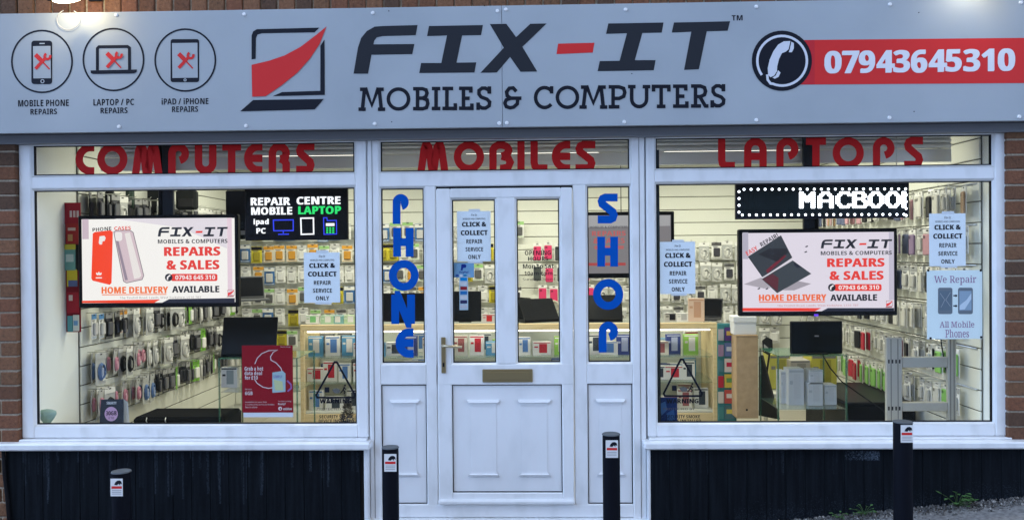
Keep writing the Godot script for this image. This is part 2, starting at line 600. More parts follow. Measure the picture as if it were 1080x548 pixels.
func glazed(t: Node3D, x0: float, y0: float, x1: float, y1: float, zf: float):
	# sloping bead, black gasket and the pane itself
	var st := SurfaceTool.new()
	st.begin(Mesh.PRIMITIVE_TRIANGLES)
	var c := Vector3((x0 + x1) / 2, (y0 + y1) / 2, zf)
	var g := 0.009
	var o := [Vector3(x0, y0, zf - 0.006), Vector3(x1, y0, zf - 0.006), Vector3(x1, y1, zf - 0.006), Vector3(x0, y1, zf - 0.006)]
	var i := [Vector3(x0 + g, y0 + g, zf - 0.022), Vector3(x1 - g, y0 + g, zf - 0.022), Vector3(x1 - g, y1 - g, zf - 0.022), Vector3(x0 + g, y1 - g, zf - 0.022)]
	for k in 4:
		var j := (k + 1) % 4
		quad(st, [o[k] - c, o[j] - c, i[j] - c, i[k] - c], Vector3.BACK)
	st.generate_normals()
	part(t, "bead", st.commit(), M.pvc, c)
	var gs := SurfaceTool.new()
	gs.begin(Mesh.PRIMITIVE_TRIANGLES)
	var w := 0.006
	for q in [[x0 + g, y0 + g, x1 - g, y0 + g + w], [x0 + g, y1 - g - w, x1 - g, y1 - g], [x0 + g, y0 + g + w, x0 + g + w, y1 - g - w], [x1 - g - w, y0 + g + w, x1 - g, y1 - g - w]]:
		bevel_into(gs, Vector3((q[0] + q[2]) / 2, (q[1] + q[3]) / 2, zf - 0.03) - c, Vector3((q[2] - q[0]) / 2, (q[3] - q[1]) / 2, 0.009), 0.0)
	gs.generate_normals()
	part(t, "gasket", gs.commit(), M.gasket, c)
	box(t, "pane", Vector3(x0 + 0.004, y0 + 0.004, zf - 0.034), Vector3(x1 - 0.004, y1 - 0.004, zf - 0.030), M.glass)

func door_unit():
	var t := thing("shop_door", "white glazed shop door with side lights lettered PHONE and SHOP in blue", "door", Vector3(-0.17, 0.0, 0))
	var zf := 0.02
	var d := 0.075
	var bt := 0.006
	var xl := -1.012
	var xr := 0.682
	box(t, "head", Vector3(xl, YTT, zf - d), Vector3(xr, YTT + 0.09, zf - 0.002), M.pvc, bt)
	box(t, "jamb", Vector3(xl, 0.0, zf - d), Vector3(-0.942, YTT + 0.001, zf - 0.001), M.pvc, bt)
	box(t, "jamb", Vector3(0.601, 0.0, zf - d), Vector3(xr, YTT + 0.001, zf - 0.001), M.pvc, bt)
	box(t, "joint_strip", Vector3(-1.022 + 0.003, 0.0, zf - d), Vector3(xl - 0.003, YTT + 0.09, zf - 0.012), M.pvc, 0.002)
	box(t, "joint_strip", Vector3(0.6825, 0.0, zf - d), Vector3(0.6915, YTT + 0.09, zf - 0.014), m(0.25, 0.26, 0.28, 0.6))
	box(t, "joint_strip", Vector3(0.648, 0.0, zf - d), Vector3(0.650, YTT, zf + 0.0015), M.gasket)
	box(t, "joint_strip", Vector3(-0.985, 0.0, zf - d), Vector3(-0.983, YTT, zf + 0.0015), M.gasket)
	box(t, "transom", Vector3(-0.944, 2.067, zf - d), Vector3(0.603, YTB, zf - 0.003), M.pvc, bt)
	box(t, "mullion", Vector3(-0.662, 0.06, zf - d), Vector3(-0.594, 2.069, zf - 0.004), M.pvc, bt)
	box(t, "mullion", Vector3(0.246, 0.06, zf - d), Vector3(0.326, 2.069, zf - 0.004), M.pvc, bt)
	box(t, "threshold", Vector3(-0.944, 0.035, zf - d), Vector3(0.603, 0.118, zf - 0.003), M.pvc, bt)
	box(t, "doorstep", Vector3(xl - 0.01, -0.11, -0.06), Vector3(xr + 0.01, 0.033, 0.075), M.pvc, 0.008)
	glazed(t, -0.942, YTB, 0.601, YTT, zf)
	for s in [[-0.942, -0.662], [0.326, 0.601]]:
		box(t, "mid_rail", Vector3(s[0] - 0.002, 0.852, zf - d), Vector3(s[1] + 0.002, 0.977, zf - 0.003), M.pvc, bt)
		glazed(t, s[0], 0.977, s[1], 2.067, zf)
		lower_panel(t, s[0], 0.118, s[1], 0.852, zf, [[s[0] + 0.052, s[1] - 0.045]])
	# the leaf
	var zl := zf + 0.008
	var leaf := box(t, "door_leaf", Vector3(-0.590, 0.852, zl - 0.06), Vector3(0.242, 0.977, zl), M.pvc, 0.004)
	box(leaf, "stile", Vector3(-0.590, 0.134, zl - 0.06), Vector3(-0.504, 2.053, zl - 0.0015), M.pvc, 0.006)
	box(leaf, "stile", Vector3(0.170, 0.134, zl - 0.06), Vector3(0.242, 2.053, zl - 0.0015), M.pvc, 0.006)
	box(leaf, "stile", Vector3(-0.223, 0.977, zl - 0.06), Vector3(-0.107, 1.993, zl - 0.002), M.pvc, 0.006)
	box(leaf, "top_rail", Vector3(-0.506, 1.993, zl - 0.06), Vector3(0.172, 2.053, zl - 0.003), M.pvc, 0.006)
	box(leaf, "bottom_rail", Vector3(-0.506, 0.134, zl - 0.06), Vector3(0.172, 0.19, zl - 0.003), M.pvc, 0.006)
	box(t, "gasket", Vector3(-0.592, 2.045, zf - 0.06), Vector3(0.244, 2.066, zf - 0.012), M.gasket)
	box(leaf, "weather_bar", Vector3(-0.592, 0.122, zl - 0.02), Vector3(0.244, 0.152, zl + 0.022), M.pvc, 0.009)
	glazed(t, -0.504, 0.977, -0.223, 1.993, zl)
	glazed(t, -0.107, 0.977, 0.170, 1.993, zl)
	lower_panel(t, -0.504, 0.19, 0.170, 0.852, zl, [[-0.412, -0.212], [-0.1, 0.1]])
	# handle and letter box
	var h := box(leaf, "handle_plate", Vector3(-0.566, 0.925, zl), Vector3(-0.539, 1.145, zl + 0.009), M.brass, 0.003)
	tube(h, "handle", [Vector3(-0.553, 1.097, zl + 0.004), Vector3(-0.553, 1.097, zl + 0.045), Vector3(-0.54, 1.097, zl + 0.055), Vector3(-0.50, 1.093, zl + 0.056), Vector3(-0.435, 1.09, zl + 0.052)], 0.0085, m(0.52, 0.44, 0.29, 0.3, 0.8))
	box(h, "keyhole", Vector3(-0.558, 0.965, zl + 0.009), Vector3(-0.547, 0.99, zl + 0.012), M.black)
	var lb := box(leaf, "letter_box", Vector3(-0.315, 0.868, zl), Vector3(-0.008, 0.948, zl + 0.010), M.brass, 0.004)
	box(lb, "flap", Vector3(-0.295, 0.884, zl + 0.010), Vector3(-0.028, 0.932, zl + 0.015), M.brass, 0.003)
	deco_word(t, "MOBILES", [[440, 473], [478.5, 510.5], [516, 542], [545.5, 553.5], [559.5, 577.5], [582, 601.5], [607, 628]], 149.2, 181.6, 7.8, -0.0085, -0.004)
	var ph := [[414, 431, 204.5, 236], [414.5, 436, 240, 270.5], [410, 441.5, 274, 306.5], [412.5, 437.5, 310.5, 341.5], [417, 436, 346, 377]]
	var sh := [[630.5, 651, 204, 235.5], [630, 651, 250, 281], [625, 657.5, 294, 326.5], [631, 652.5, 339, 371.5]]
	for i in 5:
		strokes(t, "letter", deco("PHONE"[i], ph[i][0], ph[i][2], ph[i][1], ph[i][3], 8.3), 8.3, -0.0085, M.vinyl_blue)
	sh = [[630.5, 651.5, 204, 235.5], [630, 652, 249.5, 281], [625.5, 657.5, 294, 326.5], [631.5, 652, 339, 371.5]]
	for i in 4:
		strokes(t, "letter", deco("SHOP"[i], sh[i][0], sh[i][2], sh[i][1], sh[i][3], 8.3), 8.3, -0.0085, M.vinyl_blue)

func lower_panel(t: Node3D, x0: float, y0: float, x1: float, y1: float, zf: float, raised: Array):
	var p := box(t, "lower_panel", Vector3(x0 - 0.004, y0 - 0.004, zf - 0.05), Vector3(x1 + 0.004, y1 + 0.004, zf - 0.018), M.pvc_panel)
	var w := 0.0055
	for q in [[x0, y0, x1, y0 + w], [x0, y1 - w, x1, y1], [x0, y0 + w, x0 + w, y1 - w], [x1 - w, y0 + w, x1, y1 - w]]:
		box(p, "gasket", Vector3(q[0], q[1], zf - 0.018), Vector3(q[2], q[3], zf - 0.013), M.gasket)
	for r in raised:
		# a raised field with a moulded ledge at head and foot and shallow sides
		var f := box(p, "raised_field", Vector3(r[0] + 0.022, 0.30, zf - 0.018), Vector3(r[1] - 0.022, 0.735, zf - 0.0155), M.pvc_panel, 0.002)
		for e in [[0.722, 0.758, 1.0], [0.285, 0.32, -1.0]]:
			var st := SurfaceTool.new()
			st.begin(Mesh.PRIMITIVE_TRIANGLES)
			var yo: float = e[1] if e[2] > 0 else e[0]      # outer edge
			var yi: float = e[0] if e[2] > 0 else e[1]
			var zb := zf - 0.0175
			var prof := [[yo, 0.0, 0.0], [yo - e[2] * 0.004, 0.011, 0.0], [lerpf(yo, yi, 0.45), 0.017, 0.010], [lerpf(yo, yi, 0.6), 0.006, 0.018], [yi, 0.005, 0.022]]
			for k in prof.size() - 1:
				var a: Array = prof[k]
				var b: Array = prof[k + 1]
				quad(st, [Vector3(r[0] + a[2], a[0], zb + a[1]), Vector3(r[1] - a[2], a[0], zb + a[1]), Vector3(r[1] - b[2], b[0], zb + b[1]), Vector3(r[0] + b[2], b[0], zb + b[1])], Vector3(0, e[2] * 0.3, 1))
			st.generate_normals()
			part(f, "moulding", st.commit(), M.pvc_panel, Vector3.ZERO)

func tube(parent: Node, called: String, pts: Array, r: float, material: Material, sides := 8) -> MeshInstance3D:
	var at: Vector3 = pts[0]
	var st := SurfaceTool.new()
	st.begin(Mesh.PRIMITIVE_TRIANGLES)
	tube_into(st, pts, r, at, sides)
	st.generate_normals()
	return part(parent, called, st.commit(), material, at)

func tube_into(st: SurfaceTool, pts: Array, r: float, at: Vector3, sides := 8, col = null):
	var rings: Array = []
	smooth = true
	var up := Vector3(0.31, 0.94, 0.13)
	for i in pts.size():
		var d: Vector3 = (pts[min(i + 1, pts.size() - 1)] - pts[max(i - 1, 0)]).normalized()
		var u := d.cross(up).normalized()
		if u.length() < 0.1: u = d.cross(Vector3.RIGHT).normalized()
		var v := u.cross(d)
		var ring: Array = []
		for k in sides:
			var a := TAU * k / sides
			ring.append(pts[i] - at + (u * cos(a) + v * sin(a)) * r)
		rings.append(ring)
	for i in pts.size() - 1:
		var mid: Vector3 = (pts[i] + pts[i + 1]) * 0.5 - at
		for k in sides:
			var j := (k + 1) % sides
			var f := [rings[i][k], rings[i][j], rings[i + 1][j], rings[i + 1][k]]
			quad(st, f, (f[0] + f[1] + f[2] + f[3]) * 0.25 - mid, col)
	for e in [0, pts.size() - 1]:
		for k in range(1, sides - 1):
			tri(st, rings[e][0], rings[e][k], rings[e][k + 1], (pts[e] - pts[1 if e == 0 else e - 1]), col)
	smooth = false

# ---------------------------------------------------------------- lettering drawn with strokes
func deco(ch: String, x0: float, y0: float, x1: float, y1: float, t: float) -> Array:
	var l := x0 + t / 2
	var r := x1 - t / 2
	var a := y0 + t / 2
	var b := y1 - t / 2
	var w := r - l
	var h := b - a
	var cx := (l + r) / 2
	var cy := (a + b) / 2
	match ch:
		"C":
			var c := l + h * 0.48
			return [[V(x1, a)] + arc(c, cy, c - l, h / 2, 270, 90, 16) + [V(x1, b)]]
		"O":
			return [arc(cx, cy, w / 2, h / 2, 0, 360, 32)]
		"M":
			return [[V(l, y1), V(l + w * 0.13, a + h * 0.18), V(l + w * 0.18, a + h * 0.02), V(l + w * 0.27, a), V(l + w * 0.33, a + h * 0.08), V(cx - w * 0.05, b), V(cx + w * 0.05, b), V(r - w * 0.33, a + h * 0.08), V(r - w * 0.27, a), V(r - w * 0.18, a + h * 0.02), V(r - w * 0.13, a + h * 0.18), V(r, y1)]]
		"P":
			var rr := w / 2
			return [[V(l, y1), V(l, a + rr)] + arc(cx, a + rr, rr, rr, 180, 440, 18)]
		"U":
			return [[V(l, y0), V(l, b - w / 2)] + arc(cx, b - w / 2, w / 2, w / 2, 180, 0, 12) + [V(r, y0)]]
		"T":
			return [[V(x0, a), V(x1, a)], [V(cx, a + t * 0.4), V(cx, y1)]]
		"E":
			var c := l + h * 0.46
			return [[V(x1, a)] + arc(c, cy, c - l, h / 2, 270, 90, 16) + [V(x1, b)], [V(l + t * 0.3, cy), V(x1, cy)]]
		"R":
			var rr := w / 2
			return [[V(l, y1), V(l, a + rr)] + arc(cx, a + rr, rr, rr, 180, 360, 12) + [V(r, a + rr), V(r - w * 0.06, cy - h * 0.03), V(cx + w * 0.1, cy + h * 0.04)], [V(cx + w * 0.05, cy + h * 0.03), V(r - w * 0.12, cy + h * 0.10), V(r, cy + h * 0.25), V(r, y1)]]
		"S":
			return [[V(x1, a), V(l + w * 0.32, a), V(l + w * 0.1, a + h * 0.05), V(l, a + h * 0.17), V(l + w * 0.06, a + h * 0.3), V(r - w * 0.08, b - h * 0.34), V(r, b - h * 0.2), V(r - w * 0.08, b - h * 0.06), V(r - w * 0.3, b), V(x0, b)]]
		"B":
			var rr := w * 0.46
			return [[V(l, y1), V(l, a + rr)] + arc(l + rr, a + rr * 0.72, rr, rr * 0.72, 180, 360, 10) + [V(l + rr * 1.9, a + h * 0.32), V(l + rr * 1.5, cy - h * 0.06), V(cx, cy - h * 0.02)], [V(cx, cy - h * 0.02), V(r - w * 0.12, cy + h * 0.06), V(r, cy + h * 0.24), V(r - w * 0.12, b - h * 0.05), V(cx + w * 0.06, b), V(cx - w * 0.1, b)]]
		"I":
			return [[V(cx, y0), V(cx, y1)]]
		"L":
			return [[V(l, y0), V(l, b - w * 0.6), V(l + w * 0.08, b - w * 0.22), V(l + w * 0.3, b - w * 0.03), V(l + w * 0.6, b), V(x1, b)]]
		"A":
			return [[V(l, y1), V(l, a + w / 2)] + arc(cx, a + w / 2, w / 2, w / 2, 180, 360, 12) + [V(r, y1)], [V(l + t * 0.4, cy + h * 0.12), V(r - t * 0.4, cy + h * 0.12)]]
		"H":
			return [[V(l, y0), V(l, y1)], [V(r, y0), V(r, y1)], [V(l + t * 0.4, cy), V(r - t * 0.4, cy)]]
		"N":
			return [[V(l, y1), V(l, y0 + t * 0.02)], [V(r, y0), V(r, y1)], [V(l - t * 0.05, y0), V(l + t * 0.25, y0), V(r - t * 0.25, y1), V(r + t * 0.05, y1)]]
	return []

func deco_word(t: Node3D, word: String, cells: Array, y0: float, y1: float, th: float, z: float, slope: float):
	var base: float = cells[0][0]
	for i in word.length():
		var dy: float = (cells[i][0] - base) * slope
		strokes(t, "letter", deco(word[i], cells[i][0], y0 + dy, cells[i][1], y1 + dy, th), th, z, M.vinyl_red)

func slab_letter(ch: String, x0: float, y0: float, x1: float, y1: float, t: float) -> Array:
	var l := x0 + t / 2
	var r := x1 - t / 2
	var a := y0 + t / 2
	var b := y1 - t / 2
	var w := r - l
	var h := b - a
	var cx := (l + r) / 2
	var cy := (a + b) / 2
	var s := t * 0.75           # serif reach
	match ch:
		"M":
			return [[V(l + w * 0.04, y1), V(l + w * 0.15, a + t * 0.1), V(l + w * 0.22, a), V(cx, b - h * 0.2), V(r - w * 0.22, a), V(r - w * 0.15, a + t * 0.1), V(r - w * 0.04, y1)], [V(x0 - s * 0.4, b), V(l + w * 0.04 + t, b)], [V(r - w * 0.04 - t, b), V(x1 + s * 0.4, b)], [V(x0 + w * 0.02, a), V(l + w * 0.2, a)], [V(r - w * 0.2, a), V(x1 - w * 0.02, a)]]
		"O":
			return [arc(cx, cy, w / 2, h / 2, 0, 360, 28)]
		"B":
			return [[V(l + s, y1), V(l + s, y0)], [V(x0, a), V(cx + w * 0.1, a), V(r - w * 0.14, a + h * 0.06), V(r - w * 0.06, a + h * 0.22), V(r - w * 0.16, a + h * 0.4), V(cx + w * 0.1, cy - h * 0.03), V(l + s, cy - h * 0.03)], [V(cx + w * 0.1, cy - h * 0.03), V(r - w * 0.06, cy + h * 0.06), V(r, cy + h * 0.24), V(r - w * 0.1, b - h * 0.06), V(cx + w * 0.12, b), V(x0, b)]]
		"I":
			return [[V(cx, y0), V(cx, y1)], [V(x0, a), V(x1, a)], [V(x0, b), V(x1, b)]]
		"L":
			return [[V(l + s, y0), V(l + s, y1)], [V(x0, a), V(l + s * 2 + t, a)], [V(x0, b), V(x1, b)], [V(r, b), V(r, b - h * 0.26)]]
		"E":
			return [[V(l + s, y0), V(l + s, y1)], [V(x0, a), V(x1 - t * 0.3, a)], [V(x0, b), V(x1, b)], [V(l + s, cy), V(r - w * 0.2, cy)], [V(r, b), V(r, b - h * 0.24)], [V(r - t * 0.3, a), V(r - t * 0.3, a + h * 0.22)]]
		"S":
			return [[V(r - w * 0.04, a + h * 0.26), V(r - w * 0.06, a + h * 0.1), V(cx + w * 0.12, a), V(cx - w * 0.15, a), V(l + w * 0.08, a + h * 0.12), V(l + w * 0.08, a + h * 0.3), V(l + w * 0.25, cy - h * 0.06), V(r - w * 0.22, cy + h * 0.06), V(r, cy + h * 0.2), V(r - w * 0.04, b - h * 0.12), V(cx + w * 0.15, b), V(cx - w * 0.15, b), V(l + w * 0.04, b - h * 0.1), V(l, b - h * 0.26)], [V(r - w * 0.02, y0), V(r - w * 0.02, a + h * 0.28)], [V(l, y1), V(l, b - h * 0.28)]]
		"&":
			return [[V(x1, cy + h * 0.02), V(l + w * 0.4, cy + h * 0.02), V(l + w * 0.16, cy - h * 0.1), V(l + w * 0.12, a + h * 0.2), V(l + w * 0.3, a + h * 0.02), V(cx + w * 0.06, a), V(r - w * 0.22, a + h * 0.18)], [V(l + w * 0.4, cy + h * 0.02), V(l + w * 0.1, cy + h * 0.1), V(l, cy + h * 0.26), V(l + w * 0.1, b - h * 0.06), V(l + w * 0.36, b), V(cx + w * 0.1, b - h * 0.04), V(r - w * 0.16, b - h * 0.2), V(r - w * 0.12, cy)]]
		"C":
			return [arc(cx + w * 0.05, cy, w * 0.55, h / 2, 318, 42, 22), [V(r - w * 0.02, y0 + h * 0.02), V(r - w * 0.02, a + h * 0.3)]]
		"P":
			return [[V(l + s, y1), V(l + s, y0)], [V(x0, a), V(cx + w * 0.1, a), V(r - w * 0.08, a + h * 0.08), V(r, a + h * 0.28), V(r - w * 0.08, a + h * 0.48), V(cx + w * 0.1, a + h * 0.58), V(l + s, a + h * 0.58)], [V(x0, b), V(l + s * 2 + t, b)]]
		"U":
			return [[V(l + w * 0.1, y0), V(l + w * 0.1, b - w * 0.4)] + arc(cx, b - w * 0.4, w * 0.4, w * 0.4, 180, 0, 12) + [V(r - w * 0.1, y0)], [V(x0, a), V(l + w * 0.1 + t * 1.1, a)], [V(r - w * 0.1 - t * 1.1, a), V(x1, a)]]
		"T":
			return [[V(cx, y0), V(cx, y1)], [V(x0, a), V(x1, a)], [V(cx - t * 1.2, b), V(cx + t * 1.2, b)], [V(l, a), V(l, a + h * 0.26)], [V(r, a), V(r, a + h * 0.26)]]
		"R":
			return [[V(l + s, y1), V(l + s, y0)], [V(x0, a), V(cx + w * 0.05, a), V(r - w * 0.16, a + h * 0.08), V(r - w * 0.08, a + h * 0.26), V(r - w * 0.16, a + h * 0.44), V(cx + w * 0.05, cy + h * 0.03), V(l + s, cy + h * 0.03)], [V(x0, b), V(l + s * 2 + t * 0.8, b)], [V(cx, cy + h * 0.03), V(r - w * 0.1, b), V(x1, b)]]
	return []

# the shop's name, outlined as on the fascia (photograph pixels x 3, from 360, 0)
const NAME := [
	[[38, 233], [52, 150], [62, 120], [80, 98], [105, 84], [130, 82], [241, 79], [235, 111], [130, 114], [112, 118], [104, 128], [101, 140], [231, 139], [224, 171], [95, 173], [84, 233]],
	[[277, 82], [448, 79], [442, 111], [382, 112], [364, 198], [427, 197], [421, 229], [246, 231], [252, 199], [316, 199], [334, 112], [271, 114]],
	[[470, 76], [522, 75], [553, 117], [598, 75], [650, 74], [573, 148], [620, 226], [567, 227], [534, 180], [492, 229], [440, 230], [514, 151]],
	[[686, 138], [801, 135], [796, 166], [681, 171]],
	[[845, 74], [1020, 71], [1014, 103], [953, 104], [929, 190], [995, 190], [989, 222], [811, 225], [818, 193], [881, 192], [904, 105], [838, 107]],
	[[1053, 71], [1231, 67], [1223, 97], [1157, 99], [1132, 219], [1085, 221], [1108, 100], [1046, 103]]]

func shop_name(t: Node3D, x0: float, y0: float, x1: float, y1: float, z: float, dark: Material, red: Material, straight := true):
	for i in NAME.size():
		var o: Array = []
		for p in NAME[i]:
			if straight:
				var yy: float = p[1] + (p[0] - 38.0) * 0.0095
				o.append(V(lerpf(x0, x1, (p[0] - 38.0) / 1193.0), lerpf(y0, y1, (yy - 78.0) / 156.0)))
			else:
				o.append(V(360 + p[0] / 3.0, p[1] / 3.0))
		poly(t, "dash" if i == 3 else "letter", o, z, red if i == 3 else dark)

func logo(t: Node3D, x0: float, y0: float, x1: float, y1: float, z: float, dark: Material, red: Material, wipe = null):
	var shapes := [
		[[795, 188], [795, 112], [800, 99], [812, 92], [1010, 87], [995, 102], [828, 105], [814, 109], [809, 120], [808, 186]],
		[[1026, 125], [1027, 300], [862, 304], [892, 291], [1013, 287], [1013, 145]],
		[[800, 316], [1024, 313], [995, 346], [759, 352]]]
	var all := shapes + [[[795, 205], [850, 192], [900, 175], [950, 148], [1000, 110], [1033, 83], [1010, 140], [980, 185], [940, 230], [890, 270], [840, 304], [797, 306]]]
	for i in all.size():
		var o: Array = []
		for p in all[i]:
			o.append(V(lerpf(x0, x1, (p[0] - 759.0) / 274.0), lerpf(y0, y1, (p[1] - 83.0) / 269.0)))
		poly(t, "emblem", o, z + 0.0006 * i, red if i == 3 else dark)

func tools_icon(t: Node3D, cx: float, cy: float, k: float, z: float):
	# crossed screwdriver and spanner
	strokes(t, "emblem", [[V(cx - 7 * k, cy - 7 * k), V(cx - 1 * k, cy - 1 * k)]], 4.6 * k, z, M.red)
	strokes(t, "emblem", [[V(cx - 1 * k, cy - 1 * k), V(cx + 8 * k, cy + 8.5 * k)]], 1.5 * k, z, M.red)
	strokes(t, "emblem", [[V(cx - 7 * k, cy + 8 * k), V(cx + 4 * k, cy - 4 * k)]], 3.4 * k, z + 0.0012, M.red)
	strokes(t, "emblem", [arc(cx + 5.6 * k, cy - 5.2 * k, 3.0 * k, 3.0 * k, -25, 245, 12)], 2.6 * k, z + 0.0018, M.red)

# ---------------------------------------------------------------- fascia sign
func fascia():
	var z := 0.20
	var t := thing("fascia_sign", "long silver grey fascia sign reading FIX-IT mobiles and computers", "shop sign", Vector3(0, px(540, 133, z).y, 0.05))
	var yt := px(540, 5.6, z).y
	var yb := px(540, 133.8, z).y
	var xs := px(529.5, 70, z).x
	for p in [[-4.3, xs - 0.0012], [xs + 0.0012, 4.0]]:
		box(t, "sign_panel", Vector3(p[0], yb, z - 0.02), Vector3(p[1], yt, z), M.silver, 0.0015)
	box(t, "frame_box", Vector3(-4.3, yb + 0.012, 0.0), Vector3(4.0, yt - 0.012, z - 0.021), m(0.2, 0.2, 0.21, 0.5))
	box(t, "soffit_strip", Vector3(-3.4, yb - 0.045, -0.06), Vector3(3.1, yb + 0.01, 0.075), m(0.2, 0.21, 0.23, 0.5), 0.004)
	var zp := z + 0.0015
	var caps := [[122, 16], [257, 15], [393, 13.5], [524.5, 11.5], [533.5, 10], [660, 10], [798, 7], [939, 4.5], [1077, 2.8], [-20, 18], [125, 133.5], [259, 132.5], [395, 130.5], [526.5, 130], [534.5, 129.5], [658.5, 128.5], [798, 126.5], [938.5, 124], [1075.5, 123], [-18, 136]]
	var cap := CylinderMesh.new()
	cap.top_radius = 0.0085
	cap.bottom_radius = 0.0115
	cap.height = 0.008
	cap.radial_segments = 12
	for c in caps:
		var o := part(t, "screw_cap", cap, M.white, px(c[0], c[1], z) + Vector3(0, 0, 0.004))
		o.rotation_degrees.x = 90
	for c in [[511, 6], [666.5, 77.6], [969.5, 13.2], [964.5, 117.5], [413, 128.5], [410, 11.5]]:
		part(t, "screw_hole", cap, M.black, px(c[0], c[1], z) + Vector3(0, 0, -0.002)).transform = Transform3D(Basis(Vector3.RIGHT, PI / 2).scaled(Vector3(0.35, 0.35, 1)), px(c[0], c[1], z) + Vector3(0, 0, -0.002) - t.position)
	shop_name(t, 0, 0, 0, 0, zp, M.charcoal, M.red, false)
	var cells := [["M", 379, 405], ["O", 407.5, 432.7], ["B", 435.5, 453], ["I", 455.3, 464.3], ["L", 466.5, 482], ["E", 484, 499.5], ["S", 502.3, 518.3], ["&", 530.5, 550], ["C", 563, 584], ["O", 586, 611], ["M", 612.3, 639.5], ["P", 642, 661], ["U", 662.5, 686], ["T", 687.5, 707.5], ["E", 710, 726.5], ["R", 729, 747.5], ["S", 749.5, 765.5]]
	for c in cells:
		var dy: float = -(c[1] - 379) * 0.0098
		strokes(t, "letter", slab_letter(c[0], c[1], 92.2 + dy, c[2], 117.0 + dy, 3.8), 3.8, zp, M.ink)
	txt(t, "lettering", "TM", 772, 16, 783.5, 21.5, zp, M.ink)
	logo(t, 253, 27.7, 344.3, 117.3, zp, M.ink, M.red)
	# the three round icons
	for c in [[43.7, 64.7], [119.2, 62.7], [195.0, 63.3]]:
		strokes(t, "emblem", [arc(c[0], c[1], 31.8, 32.6, 0, 360, 48)], 1.8, zp, M.ink)
	poly(t, "emblem", rounded(32.5, 42.8, 54.5, 88.6, 3), zp, M.ink)
	slab(t, "emblem", 34.4, 48.5, 52.9, 82.5, zp + 0.0012, 0.0005, M.silver)
	strokes(t, "emblem", [arc(44.2, 85.6, 1.7, 1.8, 0, 360, 12)], 0.9, zp + 0.001, M.silver)
	slab(t, "emblem", 41, 45.2, 46.5, 46.4, zp + 0.0012, 0.0005, M.silver)
	tools_icon(t, 43.8, 64.5, 1.0, zp + 0.002)
	strokes(t, "emblem", [[V(102.2, 74), V(102.2, 51), V(104, 49.3), V(134, 49), V(136, 50.5), V(136.2, 73.5)]], 3.2, zp, M.ink)
	poly(t, "emblem", [[95, 74.2], [144, 73.2], [143.6, 76], [141, 77.3], [97.5, 78], [95.2, 77]], zp + 0.0008, M.ink)
	tools_icon(t, 119.2, 63.0, 1.0, zp + 0.002)
	poly(t, "emblem", rounded(179.5, 41.2, 209.6, 86.6, 2.5), zp, M.ink)
	slab(t, "emblem", 181.2, 45.2, 208, 82, zp + 0.0012, 0.0005, M.silver)
	strokes(t, "emblem", [arc(194.8, 84.3, 1.2, 1.2, 0, 360, 10)], 0.9, zp + 0.001, M.silver)
	tools_icon(t, 195, 63.6, 1.0, zp + 0.002)
	txt(t, "lettering", "MOBILE PHONE", 18.5, 105.2, 72, 112, zp, M.ink)
	txt(t, "lettering", "REPAIRS", 31.5, 114.6, 59.5, 120.6, zp, M.ink)
	txt(t, "lettering", "LAPTOP / PC", 98, 104.3, 141, 111, zp, M.ink)
	txt(t, "lettering", "REPAIRS", 105.5, 113.4, 134, 119.4, zp, M.ink)
	txt(t, "lettering", "iPAD / iPHONE", 170, 103.2, 219.5, 110, zp, M.ink)
	txt(t, "lettering", "REPAIRS", 181, 112, 208.5, 118, zp, M.ink)
	# telephone number on a red band
	poly(t, "red_band", [[859.5, 42.0], [1110, 39.6], [1110, 87.3], [859.5, 89]], zp, M.red)
	poly(t, "red_band", [[838, 42.4], [859.5, 42.0], [859.5, 89], [838, 89.2]], zp, m(0.52, 0.03, 0.04, 0.45))
	txt(t, "telephone_number", "07943645310", 869.5, 52.3, 1071, 76.8, zp + 0.0012, m(0.70, 0.70, 0.74, 0.5), fheavy)
	poly(t, "emblem", arc(825, 64, 31.8, 31.8, 0, 350, 40), zp + 0.001, M.ink)
	strokes(t, "emblem", [[V(809.5, 78.5), V(810, 84), V(813, 88)] + arc(825.2, 64, 26.2, 26.2, 112, -215, 40)], 2.6, zp + 0.002, m(0.6, 0.62, 0.68, 0.5))
	poly(t, "emblem", [[827, 43.5], [834, 43.2], [832, 52], [829, 54.5], [825, 56], [822, 62], [820, 70], [819.8, 75], [817, 79.5], [813, 81.5], [810.5, 79], [810, 72], [812, 63], [816, 54], [821, 47]], zp + 0.002, m(0.6, 0.62, 0.68, 0.5))
	poly(t, "emblem", [[835, 43.8], [837.6, 45.5], [837.6, 51], [835.5, 55], [832.3, 55], [833.3, 52]], zp + 0.002, m(0.6, 0.62, 0.68, 0.5))
	poly(t, "emblem", [[821, 74], [823.5, 76.5], [821.5, 81], [817.5, 83], [815, 81.8], [818.5, 79.5]], zp + 0.002, m(0.6, 0.62, 0.68, 0.5))
	# floodlights on the brickwork just above the sign
	for p in [[70.0, 0.5, "lit floodlight on a short arm above the mobile phone repairs icon"], [1037.0, -24.0, "lit floodlight on a short arm above the telephone number"]]:
		var at := px(p[0], p[1], 0.36)
		var f := thing("sign_floodlight", p[2], "floodlight", Vector3(at.x, at.y, 0.05), "floodlights above the sign")
		box(f, "wall_plate", Vector3(at.x - 0.04, at.y + 0.09, 0.05), Vector3(at.x + 0.04, at.y + 0.19, 0.062), M.black, 0.003)
		tube(f, "arm", [Vector3(at.x, at.y + 0.14, 0.06), Vector3(at.x, at.y + 0.15, 0.26), Vector3(at.x, at.y + 0.05, 0.36)], 0.008, M.black)
		var head := Basis(Vector3.RIGHT, deg_to_rad(30))
		var hd := part(f, "housing", bevel_mesh(Vector3(0.19, 0.035, 0.13), 0.008), M.black, at + Vector3(0, 0.03, 0))
		hd.basis = head
		var lens := SphereMesh.new()
		lens.radius = 0.085
		lens.height = 0.05
		lens.radial_segments = 24
		lens.rings = 10
